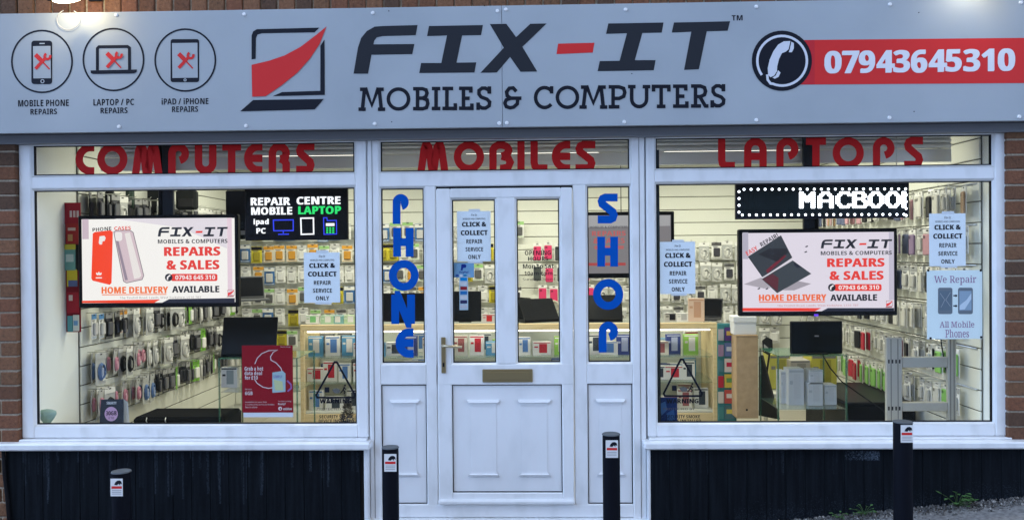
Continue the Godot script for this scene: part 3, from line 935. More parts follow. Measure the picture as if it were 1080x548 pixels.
		var gl := part(f, "lit_lens", lens, glow(1.0, 0.9, 0.68, 10.0), at + Vector3(0, 0.03, 0) + head * Vector3(0, -0.014, 0))
		gl.basis = head
		var li := OmniLight3D.new()
		li.name = "flood_beam"
		f.add_child(li)
		li.position = gl.position
		li.light_color = Color(1.0, 0.90, 0.68)
		li.light_energy = 0.26 if p[0] < 500.0 else 0.035
		li.light_size = 0.02
		li.omni_range = 8.0
		li.omni_attenuation = 2.0
		li.shadow_enabled = true
	var cb := thing("sign_cable", "loop of thin white cable hanging over the sign's top edge", "cable", px(70, 12, z + 0.01))
	var loop: Array = []
	for v in arc(71.5, 20.5, 12.0, 10.5, -60, 245, 22):
		loop.append(px(v.x, v.y, z + 0.012))
	tube(cb, "cable", loop, 0.0022, m(0.5, 0.48, 0.45, 0.6), 6)

func rounded(x0: float, y0: float, x1: float, y1: float, r: float) -> Array:
	return arc(x1 - r, y0 + r, r, r, -90, 0, 4) + arc(x1 - r, y1 - r, r, r, 0, 90, 4) + arc(x0 + r, y1 - r, r, r, 90, 180, 4) + arc(x0 + r, y0 + r, r, r, 180, 270, 4)

# ---------------------------------------------------------------- black boards below the windows
func plinths():
	var top := YBB - 0.133
	for p in [[-3.268, -1.045, "black painted boards with pale streaks under the computers window"], [0.70, 3.4, "black painted boards under the laptops window, soil at their foot"]]:
		var t := thing("board_panel", p[2], "panelling", Vector3((p[0] + p[1]) / 2, -0.3, 0.02), "black boards under the windows")
		box(t, "backing", Vector3(p[0], -0.4, -0.05), Vector3(p[1], top, 0.048), M.black_soft)
		var x: float = p[0]
		while x < p[1] - 0.02:
			var w: float = min(0.116, p[1] - x)
			box(t, "board", Vector3(x + 0.0008, -0.4, 0.048), Vector3(x + w - 0.0008, top - 0.001, 0.062 + rng.randf_range(-0.0012, 0.0012)), M.boards, 0.0022)
			x += w
		# scuffs of pale paint and lime that ran down the boards
	var w1 := thing("trim_strip", "narrow white upright trim between black boards and door frame", "trim", Vector3(-1.03, 0, 0.02))
	var w2 := thing("trim_strip", "narrow white upright trim between door frame and weedy boards", "trim", Vector3(0.69, 0, 0.02))
	box(w2, "strip", Vector3(0.684, -0.3, -0.04), Vector3(0.700, top, 0.064), M.pvc, 0.003)
	box(w1, "strip", Vector3(-1.043, -0.3, -0.04), Vector3(-1.016, top, 0.064), M.pvc, 0.004)

func bollards():
	var spots := [[122.5, 500, 19.0, 506.5, "short round black bollard in front of the streaked boards", true], [411.5, 474, 17.5, 480.5, "round black bollard beside the left door frame", true], [645.5, 460, 18.5, 466, "round black bollard in front of the right side light panel", true], [957, 447, 19.5, 450, "round black bollard in front of the weedy black boards", true]]
	for s in spots:
		var z := 0.55
		var top := px(s[0] - (1.6 if s[0] > 300.0 and s[0] < 500.0 else 0.0), s[1], z)
		var w := (px(s[0] + s[2] / 2, s[1], z) - px(s[0] - s[2] / 2, s[1], z)).length()
		var g := ground_y(top.x, z) - 0.05
		var t := thing("bollard", s[4], "bollard", Vector3(top.x, g, z - w / 2), "bollards along the pavement")
		var stx: float = s[0] - s[2] / 2 + (1.5 if s[5] else 2.2)
		var zs := z + 0.0015
		if s[5]:
			var cy := CylinderMesh.new()
			cy.top_radius = w / 2
			cy.bottom_radius = w / 2
			cy.height = top.y - g
			cy.radial_segments = 32
			part(t, "post", cy, M.post, Vector3(top.x, (top.y + g) / 2, z - w / 2))
			var cp := CylinderMesh.new()
			cp.top_radius = w / 2
			cp.bottom_radius = w / 2 + 0.003
			cp.height = 0.006
			cp.radial_segments = 32
			part(t, "cap", cp, m(0.09, 0.10, 0.11, 0.5), Vector3(top.x, top.y + 0.003, z - w / 2))
			zs = z + 0.002
		else:
			box(t, "post", Vector3(top.x - w / 2, g, z - w), Vector3(top.x + w / 2, top.y, z), M.post, 0.006)
			box(t, "cap", Vector3(top.x - w / 2 + 0.003, top.y, z - w + 0.003), Vector3(top.x + w / 2 - 0.003, top.y + 0.006, z - 0.003), m(0.10, 0.11, 0.12, 0.5), 0.003)
		var y0: float = s[3] - 2.0
		var sw: float = 13.0
		var x0: float = s[0] - sw / 2 - (0.0 if s[5] else 0.8)
		var stk := slab(t, "sticker", x0, y0, x0 + sw, y0 + 18.5, zs, 0.001, m(0.72, 0.72, 0.72, 0.5), 0.0)
		var zt := zs + 0.0008
		poly(stk, "emblem", [[x0 + 4, y0 + 6.5], [x0 + 5, y0 + 4], [x0 + 7, y0 + 2.2], [x0 + 9.5, y0 + 1.8], [x0 + 11.5, y0 + 3], [x0 + 12.2, y0 + 6], [x0 + 10.4, y0 + 5.2], [x0 + 10, y0 + 7], [x0 + 8.6, y0 + 5.4], [x0 + 6.8, y0 + 7]], zt, M.ink)
		slab(stk, "print", x0 + 1, y0 + 8, x0 + 12, y0 + 10.6, zt, 0.0003, M.red)
		for k in 3:
			slab(stk, "print", x0 + 1.5, y0 + 12.2 + k * 1.8, x0 + 11.5, y0 + 12.9 + k * 1.8, zt, 0.0003, m(0.35, 0.35, 0.36))

func weeds():
	for d in [[1010.0, 533.0, 26, 0.075, "small leafy green weed growing at the foot of the boards"], [912.0, 537.0, 20, 0.05, "sparse straggling weed in the grit beside the black post"], [885.0, 545.0, 14, 0.04, "low creeping weed in the grit below the stained board"]]:
		var p := px(d[0], d[1], 0.10)
		p.y = ground_y(p.x, 0.10)
		var t := thing("weed", d[4], "weed", p, "weeds in the grit")
		var st := SurfaceTool.new()
		st.begin(Mesh.PRIMITIVE_TRIANGLES)
		var ss := SurfaceTool.new()
		ss.begin(Mesh.PRIMITIVE_TRIANGLES)
		for i in d[2]:
			var a := rng.randf() * TAU
			var rr: float = d[3] * rng.randf_range(0.2, 1.5)
			var top := Vector3(cos(a) * rr, rng.randf_range(0.25, 1.2) * d[3], sin(a) * rr * 0.6)
			tube_into(ss, [Vector3(0, 0, 0), top * 0.6 + Vector3(0, 0.01, 0), top], 0.0012, Vector3.ZERO, 4)
			var len_: float = d[3] * rng.randf_range(0.35, 0.65)
			leaf_into(st, top, Vector3(cos(a), rng.randf_range(-0.3, 0.5), sin(a)).normalized(), len_)
		st.generate_normals()
		ss.generate_normals()
		var lm := StandardMaterial3D.new()
		lm.albedo_color = lin(0.07, 0.17, 0.045)
		lm.roughness = 0.6
		lm.backlight_enabled = true
		lm.backlight = lin(0.04, 0.09, 0.02)
		part(t, "leaves", st.commit(), lm, p).set_meta("kind", "stuff")
		part(t, "stems", ss.commit(), m(0.08, 0.13, 0.05), p).set_meta("kind", "stuff")

func leaf_into(st: SurfaceTool, at: Vector3, dir: Vector3, len_: float):
	var side := dir.cross(Vector3.UP).normalized() * len_ * 0.38
	var a := at
	var b := at + dir * len_ * 0.45 + side + Vector3(0, 0.003, 0)
	var c := at + dir * len_
	var d := at + dir * len_ * 0.45 - side + Vector3(0, 0.003, 0)
	var mid := at + dir * len_ * 0.5 - Vector3(0, 0.003, 0)
	for f in [[a, b, mid], [b, c, mid], [c, d, mid], [d, a, mid]]:
		tri(st, f[0], f[1], f[2], Vector3.UP)

# ---------------------------------------------------------------- the terrace across the street, which the panes mirror
func opposite():
	for i in 4:
		var x := -14.0 + i * 7.2
		var t := thing("terraced_house", ["dark brick terraced house across the street, first along the hill", "dark brick terraced house across the street, second along the hill", "dark brick terraced house across the street, third along the hill", "dark brick terraced house across the street, topmost on the hill"][i], "house", Vector3(x, -0.5, 17.0), "houses across the street")
		box(t, "wall", Vector3(x - 3.55, -0.9, 17.0), Vector3(x + 3.55, 6.0, 24.0), M.bricks[i])
		var st := SurfaceTool.new()
		st.begin(Mesh.PRIMITIVE_TRIANGLES)
		var v := [Vector3(x - 3.6, 6.0, 16.7), Vector3(x + 3.6, 6.0, 16.7), Vector3(x + 3.6, 8.6, 20.5), Vector3(x - 3.6, 8.6, 20.5), Vector3(x + 3.6, 6.0, 24.3), Vector3(x - 3.6, 6.0, 24.3)]
		quad(st, [v[0], v[1], v[2], v[3]], Vector3(0, 1, -1))
		quad(st, [v[3], v[2], v[4], v[5]], Vector3(0, 1, 1))
		tri(st, v[0], v[3], v[5], Vector3.LEFT)
		tri(st, v[1], v[2], v[4], Vector3.RIGHT)
		st.generate_normals()
		part(t, "roof", st.commit(), m(0.07, 0.07, 0.075, 0.8), Vector3.ZERO)
		for q in [[-1.8, 1.0, 1.4, 1.6], [-1.8, 3.8, 1.3, 1.5], [1.4, 3.8, 1.3, 1.5]]:
			var w := box(t, "window", Vector3(x + q[0] - q[2] / 2, q[1], 16.95), Vector3(x + q[0] + q[2] / 2, q[1] + q[3], 17.0), M.white)
			box(w, "pane", Vector3(x + q[0] - q[2] / 2 + 0.1, q[1] + 0.1, 16.93), Vector3(x + q[0] + q[2] / 2 - 0.1, q[1] + q[3] - 0.1, 16.95), m(0.03, 0.035, 0.04, 0.1))
		box(t, "door", Vector3(x + 0.95, -0.5, 16.94), Vector3(x + 1.85, 1.7, 17.0), m(0.05, 0.06, 0.09, 0.5))

# ---------------------------------------------------------------- the room behind the glass
const RX0 := -3.16
const RX1 := 2.84
const RZ := -3.45
const CEIL := 2.62

func room():
	var fl := structure("floor", Vector3(0, -0.06, -1.7))
	var tile := m(0.46, 0.43, 0.36, 0.3)
	var tile2 := m(0.43, 0.40, 0.335, 0.33)
	box(fl, "screed", Vector3(RX0 - 0.2, -0.2, RZ - 0.1), Vector3(RX1 + 0.2, 0.0, -0.06), m(0.2, 0.19, 0.17))
	for i in 13:
		for j in 8:
			var x := RX0 + i * 0.46
			var z := RZ + j * 0.43
			box(fl, "tile", Vector3(x + 0.003, 0.0, z + 0.003), Vector3(min(x + 0.457, RX1), 0.012, z + 0.427), tile if rng.randf() < 0.5 else tile2, 0.0015)
	var ce := structure("ceiling", Vector3(0, CEIL, -1.7))
	box(ce, "ceiling_board", Vector3(RX0 - 0.2, CEIL, RZ - 0.1), Vector3(RX1 + 0.2, CEIL + 0.15, -0.06), m(0.74, 0.74, 0.70, 0.7))
	var wl := structure("wall_left", Vector3(RX0, 0, -1.7))
	box(wl, "plaster", Vector3(RX0 - 0.15, -0.06, RZ - 0.1), Vector3(RX0, CEIL, -0.03), M.wall)
	var wr := structure("wall_right", Vector3(RX1, 0, -1.7))
	box(wr, "plaster", Vector3(RX1, -0.06, RZ - 0.1), Vector3(RX1 + 0.15, CEIL, -0.03), M.wall)
	var wb := structure("wall_back", Vector3(0, 0, RZ))
	box(wb, "plaster", Vector3(RX0 - 0.15, -0.06, RZ - 0.15), Vector3(RX1 + 0.15, CEIL, RZ), M.wall)
	# the front wall above and below the openings, behind the frames and boards
	var wf := structure("wall_front", Vector3(0, 0, -0.1))
	box(wf, "masonry", Vector3(-3.6, YTT + 0.03, -0.28), Vector3(3.3, CEIL + 0.6, -0.058), m(0.4, 0.38, 0.35))
	box(wf, "masonry", Vector3(-3.6, -0.4, -0.16), Vector3(-1.05, YBB - 0.09, -0.058), m(0.4, 0.38, 0.35))
	box(wf, "masonry", Vector3(0.70, -0.4, -0.16), Vector3(3.3, YBB - 0.09, -0.058), m(0.4, 0.38, 0.35))
	for w in [[-3.16, -1.03], [0.70, 2.84]]:
		var ws := thing("window_board", ["pale inner window board behind the COMPUTERS pane", "pale inner window board behind the LAPTOPS pane"][0 if w[0] < 0 else 1], "window board", Vector3((w[0] + w[1]) / 2, YBB - 0.09, -0.2))
		box(ws, "board", Vector3(w[0], YBB - 0.088, -0.34), Vector3(w[1], YBB - 0.058, -0.06), M.slat, 0.004)
	# slatted boarding
	slatwall("back", "cream slatted boarding along the back wall behind the counter")
	slatwall("left", "cream slatted boarding on the wall by the computers window")
	slatwall("right", "cream slatted boarding on the wall by the laptops window")
	# the rolled security shutter and its steel fascia just under the ceiling
	var sh := thing("shutter_housing", "grey ribbed steel shutter housing behind the transom panes", "shutter", Vector3(0, 2.2, -0.34))
	var steel := m(0.78, 0.78, 0.74, 0.25)
	steel.metallic_specular = 0.7
	var yb := px(540, 175.5, -0.34).y
	box(sh, "fascia_plate", Vector3(RX0 + 0.29, yb, -0.36), Vector3(RX1 - 0.13, yb + 0.085, -0.34), steel, 0.002)
	var y: float = yb + 0.088
	for i in 6:
		var st := SurfaceTool.new()
		st.begin(Mesh.PRIMITIVE_TRIANGLES)
		var hh := 0.036 if i % 2 == 0 else 0.024
		var n := 6
		smooth = true
		for k in n:
			var a0 := PI * k / n
			var a1 := PI * (k + 1) / n
			var p0 := Vector3(0, hh * 0.5 * (1 - cos(a0)), sin(a0) * 0.012)
			var p1 := Vector3(0, hh * 0.5 * (1 - cos(a1)), sin(a1) * 0.012)
			var xa := Vector3(RX0 + 0.29, 0, 0)
			var xb := Vector3(RX1 - 0.13, 0, 0)
			quad(st, [p0 + xa, p0 + xb, p1 + xb, p1 + xa], Vector3(0, 0, 1))
		smooth = false
		st.generate_normals()
		part(sh, "slat", st.commit(), steel, Vector3(0, y, -0.352))
		y += hh + 0.003
	box(sh, "back_plate", Vector3(RX0 + 0.29, yb + 0.09, -0.37), Vector3(RX1 - 0.13, CEIL, -0.355), steel)
	for q in [[176.5, 12.0], [853.0, 9.0]]:
		var hg := px(q[0], 165, -0.30)
		var tt := thing("hanging_rail", ["dark upright rail hanging behind the red letters P and U", "dark upright rail hanging behind the red letter T"][0 if q[0] < 500 else 1], "rail", Vector3(hg.x, 1.9, -0.30))
		box(tt, "rail", Vector3(hg.x - 0.035, 1.78, -0.32), Vector3(hg.x + 0.035, CEIL, -0.29), m(0.03, 0.035, 0.045, 0.5), 0.003)
	# fluorescent ceiling fittings
	for x in [-2.0, 0.0, 1.8]:
		for z in [-0.95, -2.35]:
			var cf := thing("ceiling_light", "long white ceiling light fitting inside the shop", "ceiling light", Vector3(x, CEIL, z), "ceiling lights")
			box(cf, "fitting", Vector3(x - 0.62, CEIL - 0.05, z - 0.07), Vector3(x + 0.62, CEIL, z + 0.07), M.white, 0.004)
			box(cf, "lit_diffuser", Vector3(x - 0.6, CEIL - 0.062, z - 0.06), Vector3(x + 0.6, CEIL - 0.05, z + 0.06), glow(1.0, 0.96, 0.82, 4.0), 0.003)
			var al := AreaLight3D.new()
			al.name = "tube_light"
			cf.add_child(al)
			al.position = Vector3(0, -0.075, 0)
			al.rotation_degrees = Vector3(-90, 0, 0)
			al.area_size = Vector2(1.2, 0.12)
			al.light_color = Color(1.0, 1.0, 0.92)
			al.light_energy = 1.75 if z > -1.5 else 2.6
			al.area_range = 12.0
			al.shadow_enabled = true

func slatwall(where: String, label: String):
	var t := thing("slat_boarding", label, "wall boarding", {"back": Vector3(-0.15, 0, RZ + 0.02), "left": Vector3(RX0 + 0.02, 0, -2.0), "right": Vector3(RX1 - 0.02, 0, -2.0)}[where], "slatted boarding inside the shop")
	var gv := m(0.16, 0.155, 0.13, 0.8)
	match where:
		"back": box(t, "groove_backing", Vector3(RX0 + 0.02, 0.1, RZ + 0.0005), Vector3(RX1 - 0.02, 2.55, RZ + 0.006), gv)
		"left": box(t, "groove_backing", Vector3(RX0 + 0.0005, 0.1, RZ + 0.02), Vector3(RX0 + 0.006, 2.55, -0.56), gv)
		"right": box(t, "groove_backing", Vector3(RX1 - 0.006, 0.1, RZ + 0.02), Vector3(RX1 - 0.0005, 2.55, -0.22), gv)
	var y := 0.10
	while y < 2.5:
		var y1 := y + 0.126
		match where:
			"back":
				box(t, "slat", Vector3(RX0 + 0.02, y, RZ + 0.007), Vector3(RX1 - 0.02, y1, RZ + 0.018), M.slat, 0.004)
			"left":
				box(t, "slat", Vector3(RX0 + 0.007, y, RZ + 0.02), Vector3(RX0 + 0.018, y1, -0.56), M.slat, 0.004)
			"right":
				box(t, "slat", Vector3(RX1 - 0.018, y, RZ + 0.02), Vector3(RX1 - 0.007, y1, -0.22), M.slat, 0.004)
		y += 0.133

# ---------------------------------------------------------------- screens and lit signs in the windows
func television(label: String, x0: float, y0: float, x1: float, y1: float, z: float, face: Material) -> Node3D:
	var t := thing("television", label, "television", px((x0 + x1) / 2, y1, z - 0.03), "televisions hanging in the windows")
	slab(t, "casing", x0, y0, x1, y1, z, 0.045, M.black, 0.006)
	slab(t, "screen", x0 + 4.0, y0 + 4.0, x1 - 3.6, y1 - 5.0, z + 0.002, 0.001, face)
	var a := px((x0 + x1) / 2, y0, z - 0.03)
	box(t, "bracket", Vector3(a.x - 0.05, a.y - 0.25, z - 0.075), Vector3(a.x + 0.05, a.y - 0.1, z - 0.046), M.black)
	tube(t, "hanger", [Vector3(a.x, a.y - 0.2, z - 0.07), Vector3(a.x, CEIL, z - 0.07)], 0.016 if z > -0.5 else 0.003, M.black)
	return t

func advert(t: Node3D, z: float, ox: float, oy: float, kx: float, ky: float):
	# the wording both screens share, laid out for the screen by the computers window and moved for the other
	var X := func(x: float) -> float: return ox + (x - 166.0) * kx
	var Y := func(y: float) -> float: return oy + (y - 239.0) * ky
	var dk := glow(0.010, 0.011, 0.02, 1.0)
	var rd := glow(0.78, 0.045, 0.03, 1.0)
	var og := glow(0.90, 0.17, 0.03, 1.0)
	var wh := glow(0.9, 0.86, 0.86, 1.0)
	shop_name(t, X.call(166.0), Y.call(239.2), X.call(240.0), Y.call(249.3), z, dk, rd)
	txt(t, "lettering", "MOBILES & COMPUTERS", X.call(166.0), Y.call(252.2), X.call(239.5), Y.call(256.4), z, dk)
	txt(t, "lettering", "REPAIRS", X.call(172.5), Y.call(260.2), X.call(232.0), Y.call(269.6), z, rd, fheavy)
	txt(t, "lettering", "& SALES", X.call(175.0), Y.call(274.2), X.call(231.0), Y.call(284.0), z, rd, fheavy)
	poly(t, "number_band", rounded(X.call(180.0), Y.call(288.6), X.call(229.0), Y.call(296.2), 2.0), z, rd)
	txt(t, "telephone_number", "07943 645 310", X.call(184.5), Y.call(290.0), X.call(226.5), Y.call(294.8), z + 0.0006, wh)
	poly(t, "emblem", arc(X.call(177.5), Y.call(292.4), 4.0, 4.0, 0, 340, 18), z + 0.0006, dk)
	strokes(t, "emblem", [[V(X.call(176.2), Y.call(295.0)), V(X.call(176.4), Y.call(292.0)), V(X.call(179.2), Y.call(290.0))]], 1.5, z + 0.001, wh)

func screens():
	# by the computers window
	var z := -0.24
	var t := television("black television showing orange and clear phone cases for sale", 82, 226.5, 251, 324, z, glow(0.92, 0.90, 0.86, 1.0))
	var zs := z + 0.003
	slab(t, "picture", 86.2, 231, 93, 252, zs, 0.0004, glow(0.60, 0.48, 0.55, 1.0))
	slab(t, "picture", 239.5, 229.5, 244.5, 313, zs, 0.0004, glow(0.78, 0.62, 0.70, 1.0))
	poly(t, "picture", [[120, 230.5], [239, 229.5], [239, 262], [190, 240]], zs - 0.0002, glow(0.76, 0.71, 0.76, 1.0))
	txt(t, "lettering", "PHONE", 97, 239.6, 117, 243.4, zs + 0.001, glow(0.02, 0.02, 0.02), fbold, 4.0)
	txt(t, "lettering", "CASES", 120, 238.6, 137.5, 242.4, zs + 0.001, glow(0.75, 0.05, 0.03), fbold, 1.0)
	poly(t, "picture", [[97.3, 246.2], [99.5, 244.6], [116, 242.7], [118.5, 244.5], [117.2, 298.2], [115.2, 300.2], [97.2, 295.8], [95.8, 293.4]], zs + 0.0005, glow(0.92, 0.055, 0.008, 1.0))
	poly(t, "picture", [[104.5, 249], [109.5, 248.4], [111, 250.5], [110, 254], [107.6, 254.4], [107.2, 257.6], [104.6, 257.8], [103.6, 256]], zs + 0.001, glow(0.85, 0.8, 0.78))
	for a in [-38.0, 0.0, 38.0]:
		var d := Vector2(sin(deg_to_rad(a)), -cos(deg_to_rad(a)))
		var c := V(103.8, 291.0) + d * 2.8
		poly(t, "emblem", [c + d * 2.2, c + d.orthogonal() * 1.2, c - d * 2.0, c - d.orthogonal() * 1.2], zs + 0.001 + absf(a) * 0.00001, glow(0.9, 0.82, 0.8))
	slab(t, "emblem", 100.5, 292.2, 107, 293.4, zs + 0.001, 0.0003, glow(0.9, 0.82, 0.8))
	poly(t, "picture", [[119.5, 244.5], [122, 243], [136.5, 242.6], [140, 245], [151.2, 290.5], [149.5, 294.6], [133, 298.2], [129.8, 296.5]], zs + 0.0005, glow(0.66, 0.52, 0.56))
	poly(t, "picture", [[131, 246], [136.5, 245], [148.6, 290.5], [146.6, 292.8], [141, 294]], zs + 0.001, glow(0.82, 0.77, 0.74))
	poly(t, "picture", [[121.5, 252], [124, 252], [134.5, 295], [131.5, 295.5]], zs + 0.001, glow(0.30, 0.24, 0.30))
	poly(t, "picture", rounded(120.6, 244.5, 128.4, 254, 2.5), zs + 0.0015, glow(0.85, 0.82, 0.80))
	strokes(t, "picture", [[V(119.5, 244.5), V(122, 243), V(136.5, 242.6), V(140, 245), V(151.2, 290.5), V(149.5, 294.6), V(133, 298.2), V(129.8, 296.5), V(119.5, 244.5)]], 0.7, zs + 0.0018, glow(0.16, 0.14, 0.16))
	advert(t, zs + 0.001, 166.0, 239.0, 1.0, 1.0)
	txt(t, "lettering", "HOME DELIVERY", 106.5, 302.2, 177, 309.2, zs + 0.001, glow(0.90, 0.17, 0.03), fheavy)
	slab(t, "underline", 107, 310.0, 175, 310.9, zs + 0.001, 0.0003, glow(0.90, 0.17, 0.03))
	txt(t, "lettering", "AVAILABLE", 181, 301.4, 231, 308.2, zs + 0.001, glow(0.01, 0.011, 0.02), fheavy)
	txt(t, "lettering", "16a Tinshill Road, Leeds, West Yorkshire, LS16 7BT", 126, 312.3, 212, 315.2, zs + 0.001, glow(0.35, 0.33, 0.34), freg)
	poly(t, "picture", [[86, 317], [168.5, 315.6], [162, 319.3], [86, 319.3]], zs + 0.0005, glow(0.88, 0.06, 0.015))
	poly(t, "picture", [[178, 315.2], [247.3, 314.2], [247.3, 319.3], [170, 319.3]], zs + 0.0005, glow(0.015, 0.017, 0.035))
	logo(t, 238.5, 305, 247, 313, zs + 0.001, glow(0.3, 0.04, 0.04), glow(0.75, 0.05, 0.05))
	# by the laptops window
	t = television("black television showing an open broken laptop and repair wording", 779.5, 241, 947, 333, z, glow(0.74, 0.69, 0.78, 1.0))
	slab(t, "picture", 783.6, 245, 789.5, 273, zs, 0.0004, glow(0.45, 0.43, 0.53))
	slab(t, "picture", 938, 244.5, 943.4, 316, zs, 0.0004, glow(0.54, 0.51, 0.62))
	poly(t, "picture", [[785, 299.5], [803, 292.5], [813, 303.5], [806, 304]], zs + 0.0004, glow(0.40, 0.37, 0.42))
	poly(t, "picture", [[826, 306], [841, 296], [856, 299], [838, 306]], zs + 0.0004, glow(0.36, 0.33, 0.38))
	poly(t, "picture", [[789, 270.5], [824, 248], [836, 271.5], [804.5, 292.5]], zs + 0.0008, glow(0.035, 0.042, 0.052))
	poly(t, "picture", [[800, 268], [812, 262], [830, 262], [832, 266], [820, 276], [810, 272]], zs + 0.0012, glow(0.015, 0.015, 0.02))
	poly(t, "picture", [[808, 285], [828, 268], [829.5, 270], [810, 288]], zs + 0.0012, glow(0.16, 0.012, 0.025))
	poly(t, "picture", [[803.5, 294], [836.5, 274.5], [856, 288.5], [820, 309]], zs + 0.0008, glow(0.04, 0.05, 0.06))
	poly(t, "picture", [[804.5, 294.5], [815, 288.5], [821.5, 293], [820.5, 307]], zs + 0.0012, glow(0.10, 0.02, 0.03))
	poly(t, "picture", [[838, 276.5], [846, 281.5], [841, 282.5], [837.5, 279]], zs + 0.0012, glow(0.012, 0.014, 0.03))
	strokes(t, "picture", [[V(803.8, 293.2), V(836.3, 273.4)]], 1.4, zs + 0.0016, glow(0.66, 0.62, 0.68))
	for d in [[851, 259.6], [850, 265.4], [800.5, 304], [809, 304.2]]:
		poly(t, "picture", [[d[0] - 1.6, d[1] + 0.4], [d[0] + 1.0, d[1] - 1.0], [d[0] + 1.7, d[1] + 0.2], [d[0] - 0.6, d[1] + 1.1]], zs + 0.0008, glow(0.02, 0.02, 0.035))
	txt(t, "lettering", "EASY", 786.6, 262.0, 799.8, 266.6, zs + 0.001, glow(0.75, 0.06, 0.05), fbold, 30.0)
	txt(t, "lettering", "REPAIR!", 801.0, 250.6, 822.0, 255.2, zs + 0.0014, glow(0.012, 0.012, 0.02), fbold, 30.0)
	advert(t, zs + 0.001, 866.0, 252.0, 1.02, 0.955)
	txt(t, "lettering", "HOME DELIVERY", 800.6, 310.3, 872, 317, zs + 0.001, glow(0.85, 0.15, 0.04), fheavy)
	slab(t, "underline", 801, 317.8, 870.5, 318.7, zs + 0.001, 0.0003, glow(0.85, 0.15, 0.04))
	txt(t, "lettering", "AVAILABLE", 876, 310.3, 925.5, 317, zs + 0.001, glow(0.01, 0.011, 0.02), fheavy)
	txt(t, "lettering", "16a Tinshill Road, Leeds, West Yorkshire, LS16 7BT", 820, 320.8, 906, 323.4, zs + 0.001, glow(0.6, 0.25, 0.26), freg)
	poly(t, "picture", [[783.6, 324.6], [866.5, 324.6], [860, 328], [783.6, 328]], zs + 0.0005, glow(0.82, 0.05, 0.03))
	poly(t, "picture", [[873.5, 324.6], [943.4, 324.6], [943.4, 328], [867, 328]], zs + 0.0005, glow(0.012, 0.014, 0.03))
	logo(t, 934, 316.6, 942, 324.2, zs + 0.001, glow(0.3, 0.03, 0.04), glow(0.72, 0.05, 0.05))
	slab(t, "power_light", 859, 331, 863.5, 333.4, z + 0.0015, 0.001, glow(0.15, 0.05, 0.9, 1.0))
	# a third set further inside, dim and half hidden by the door frame
	var z3 := -0.95
	t = television("dim grey television further inside behind the blue letters S and H", 600, 223, 711.5, 293, z3, glow(0.20, 0.19, 0.20, 1.0))
	poly(t, "picture", [[604, 227], [707, 227], [707, 238], [604, 240]], z3 + 0.003, glow(0.36, 0.36, 0.37))  # grey sheen across the top of the screen, put into the colour
	txt(t, "lettering", "REPAIRS", 624.5, 243.5, 660, 248.5, z3 + 0.004, glow(0.50, 0.10, 0.10))
	txt(t, "lettering", "& SALES", 626, 251, 659, 256.5, z3 + 0.004, glow(0.50, 0.10, 0.10))
	txt(t, "lettering", "MOBILES & COMPUTERS", 622, 238.2, 662, 240.6, z3 + 0.004, glow(0.08, 0.08, 0.09))
	slab(t, "picture", 627, 259, 658, 262.5, z3 + 0.004, 0.0004, glow(0.42, 0.12, 0.12))
	slab(t, "picture", 604.5, 277, 660, 280, z3 + 0.004, 0.0004, glow(0.38, 0.06, 0.06))
	# repair centre light box
	z = -0.13
	t = thing("lit_sign", "black lit sign reading REPAIR CENTRE in white and LAPTOP in green", "lit sign", px(312, 253, z))
	slab(t, "case", 258, 198.8, 366.5, 253.2, z, 0.03, M.black, 0.003)
	zs = z + 0.0015
	var w := glow(0.85, 0.88, 0.92, 1.3)
	var gr := glow(0.02, 0.75, 0.16, 1.1)
	var bl := glow(0.03, 0.06, 0.95, 1.0)
	txt(t, "lettering", "REPAIR", 264, 208.2, 306, 216.4, zs, w, fheavy)
	txt(t, "lettering", "CENTRE", 312.5, 207.2, 359, 215.4, zs, w, fheavy)
	txt(t, "lettering", "MOBILE", 264.5, 218.3, 308, 226.3, zs, w, fheavy)
	txt(t, "lettering", "LAPTOP", 314.2, 217.3, 359.5, 225.6, zs, gr, fheavy)
	txt(t, "lettering", "ipad", 267, 230.6, 283.2, 238.2, zs, w, fheavy)
	txt(t, "lettering", "PC", 270, 240.3, 280, 246.2, zs, w, fheavy)
	strokes(t, "icon", [[V(288, 232), V(309, 231.7), V(309, 243), V(288.4, 243.2), V(288, 232)]], 1.2, zs, bl)
	strokes(t, "icon", [[V(298.5, 243.5), V(298.5, 246)], [V(293, 247), V(304.5, 246.8)]], 1.2, zs, bl)
	strokes(t, "icon", [[V(317, 230), V(330.3, 229.8), V(330.6, 246.6), V(317.5, 247), V(317, 230)]], 1.5, zs, w)
	strokes(t, "icon", [[V(341.5, 247), V(341, 229.5), V(344.5, 229.5), V(345, 232.5), V(354.6, 232.3), V(354.8, 246.6), V(341.5, 247)]], 1.0, zs, bl)
	slab(t, "icon", 343.5, 235.2, 352.5, 238.2, zs, 0.0004, w)
	for i in 9:
		slab(t, "icon", 343.8 + (i % 3) * 3.2, 239.6 + (i / 3) * 2.3, 345.9 + (i % 3) * 3.2, 241.2 + (i / 3) * 2.3, zs, 0.0004, gr)
	# running message board
	t = thing("message_board", "long black dot matrix board running the bright word MACBOOK", "lit sign", px(868, 230.5, z))
	slab(t, "case", 776.5, 193.2, 959.5, 230.3, z, 0.035, m(0.01, 0.011, 0.018, 0.4), 0.003)
	slab(t, "face", 780, 196.5, 956, 227, z + 0.001, 0.0005, m(0.012, 0.017, 0.02, 0.35))
	zs = z + 0.003
	var dull := SurfaceTool.new()
	dull.begin(Mesh.PRIMITIVE_TRIANGLES)
	var at := px(868, 212, zs)
	for i in 78:
		for j in 9:
			var c := px(785.5 + i * 2.15, 203.0 + j * 2.1, zs - 0.001) - at
			quad(dull, [c + Vector3(-0.0035, -0.0035, 0), c + Vector3(0.0035, -0.0035, 0), c + Vector3(0.0035, 0.0035, 0), c + Vector3(-0.0035, 0.0035, 0)], Vector3.BACK)
	dull.generate_normals()
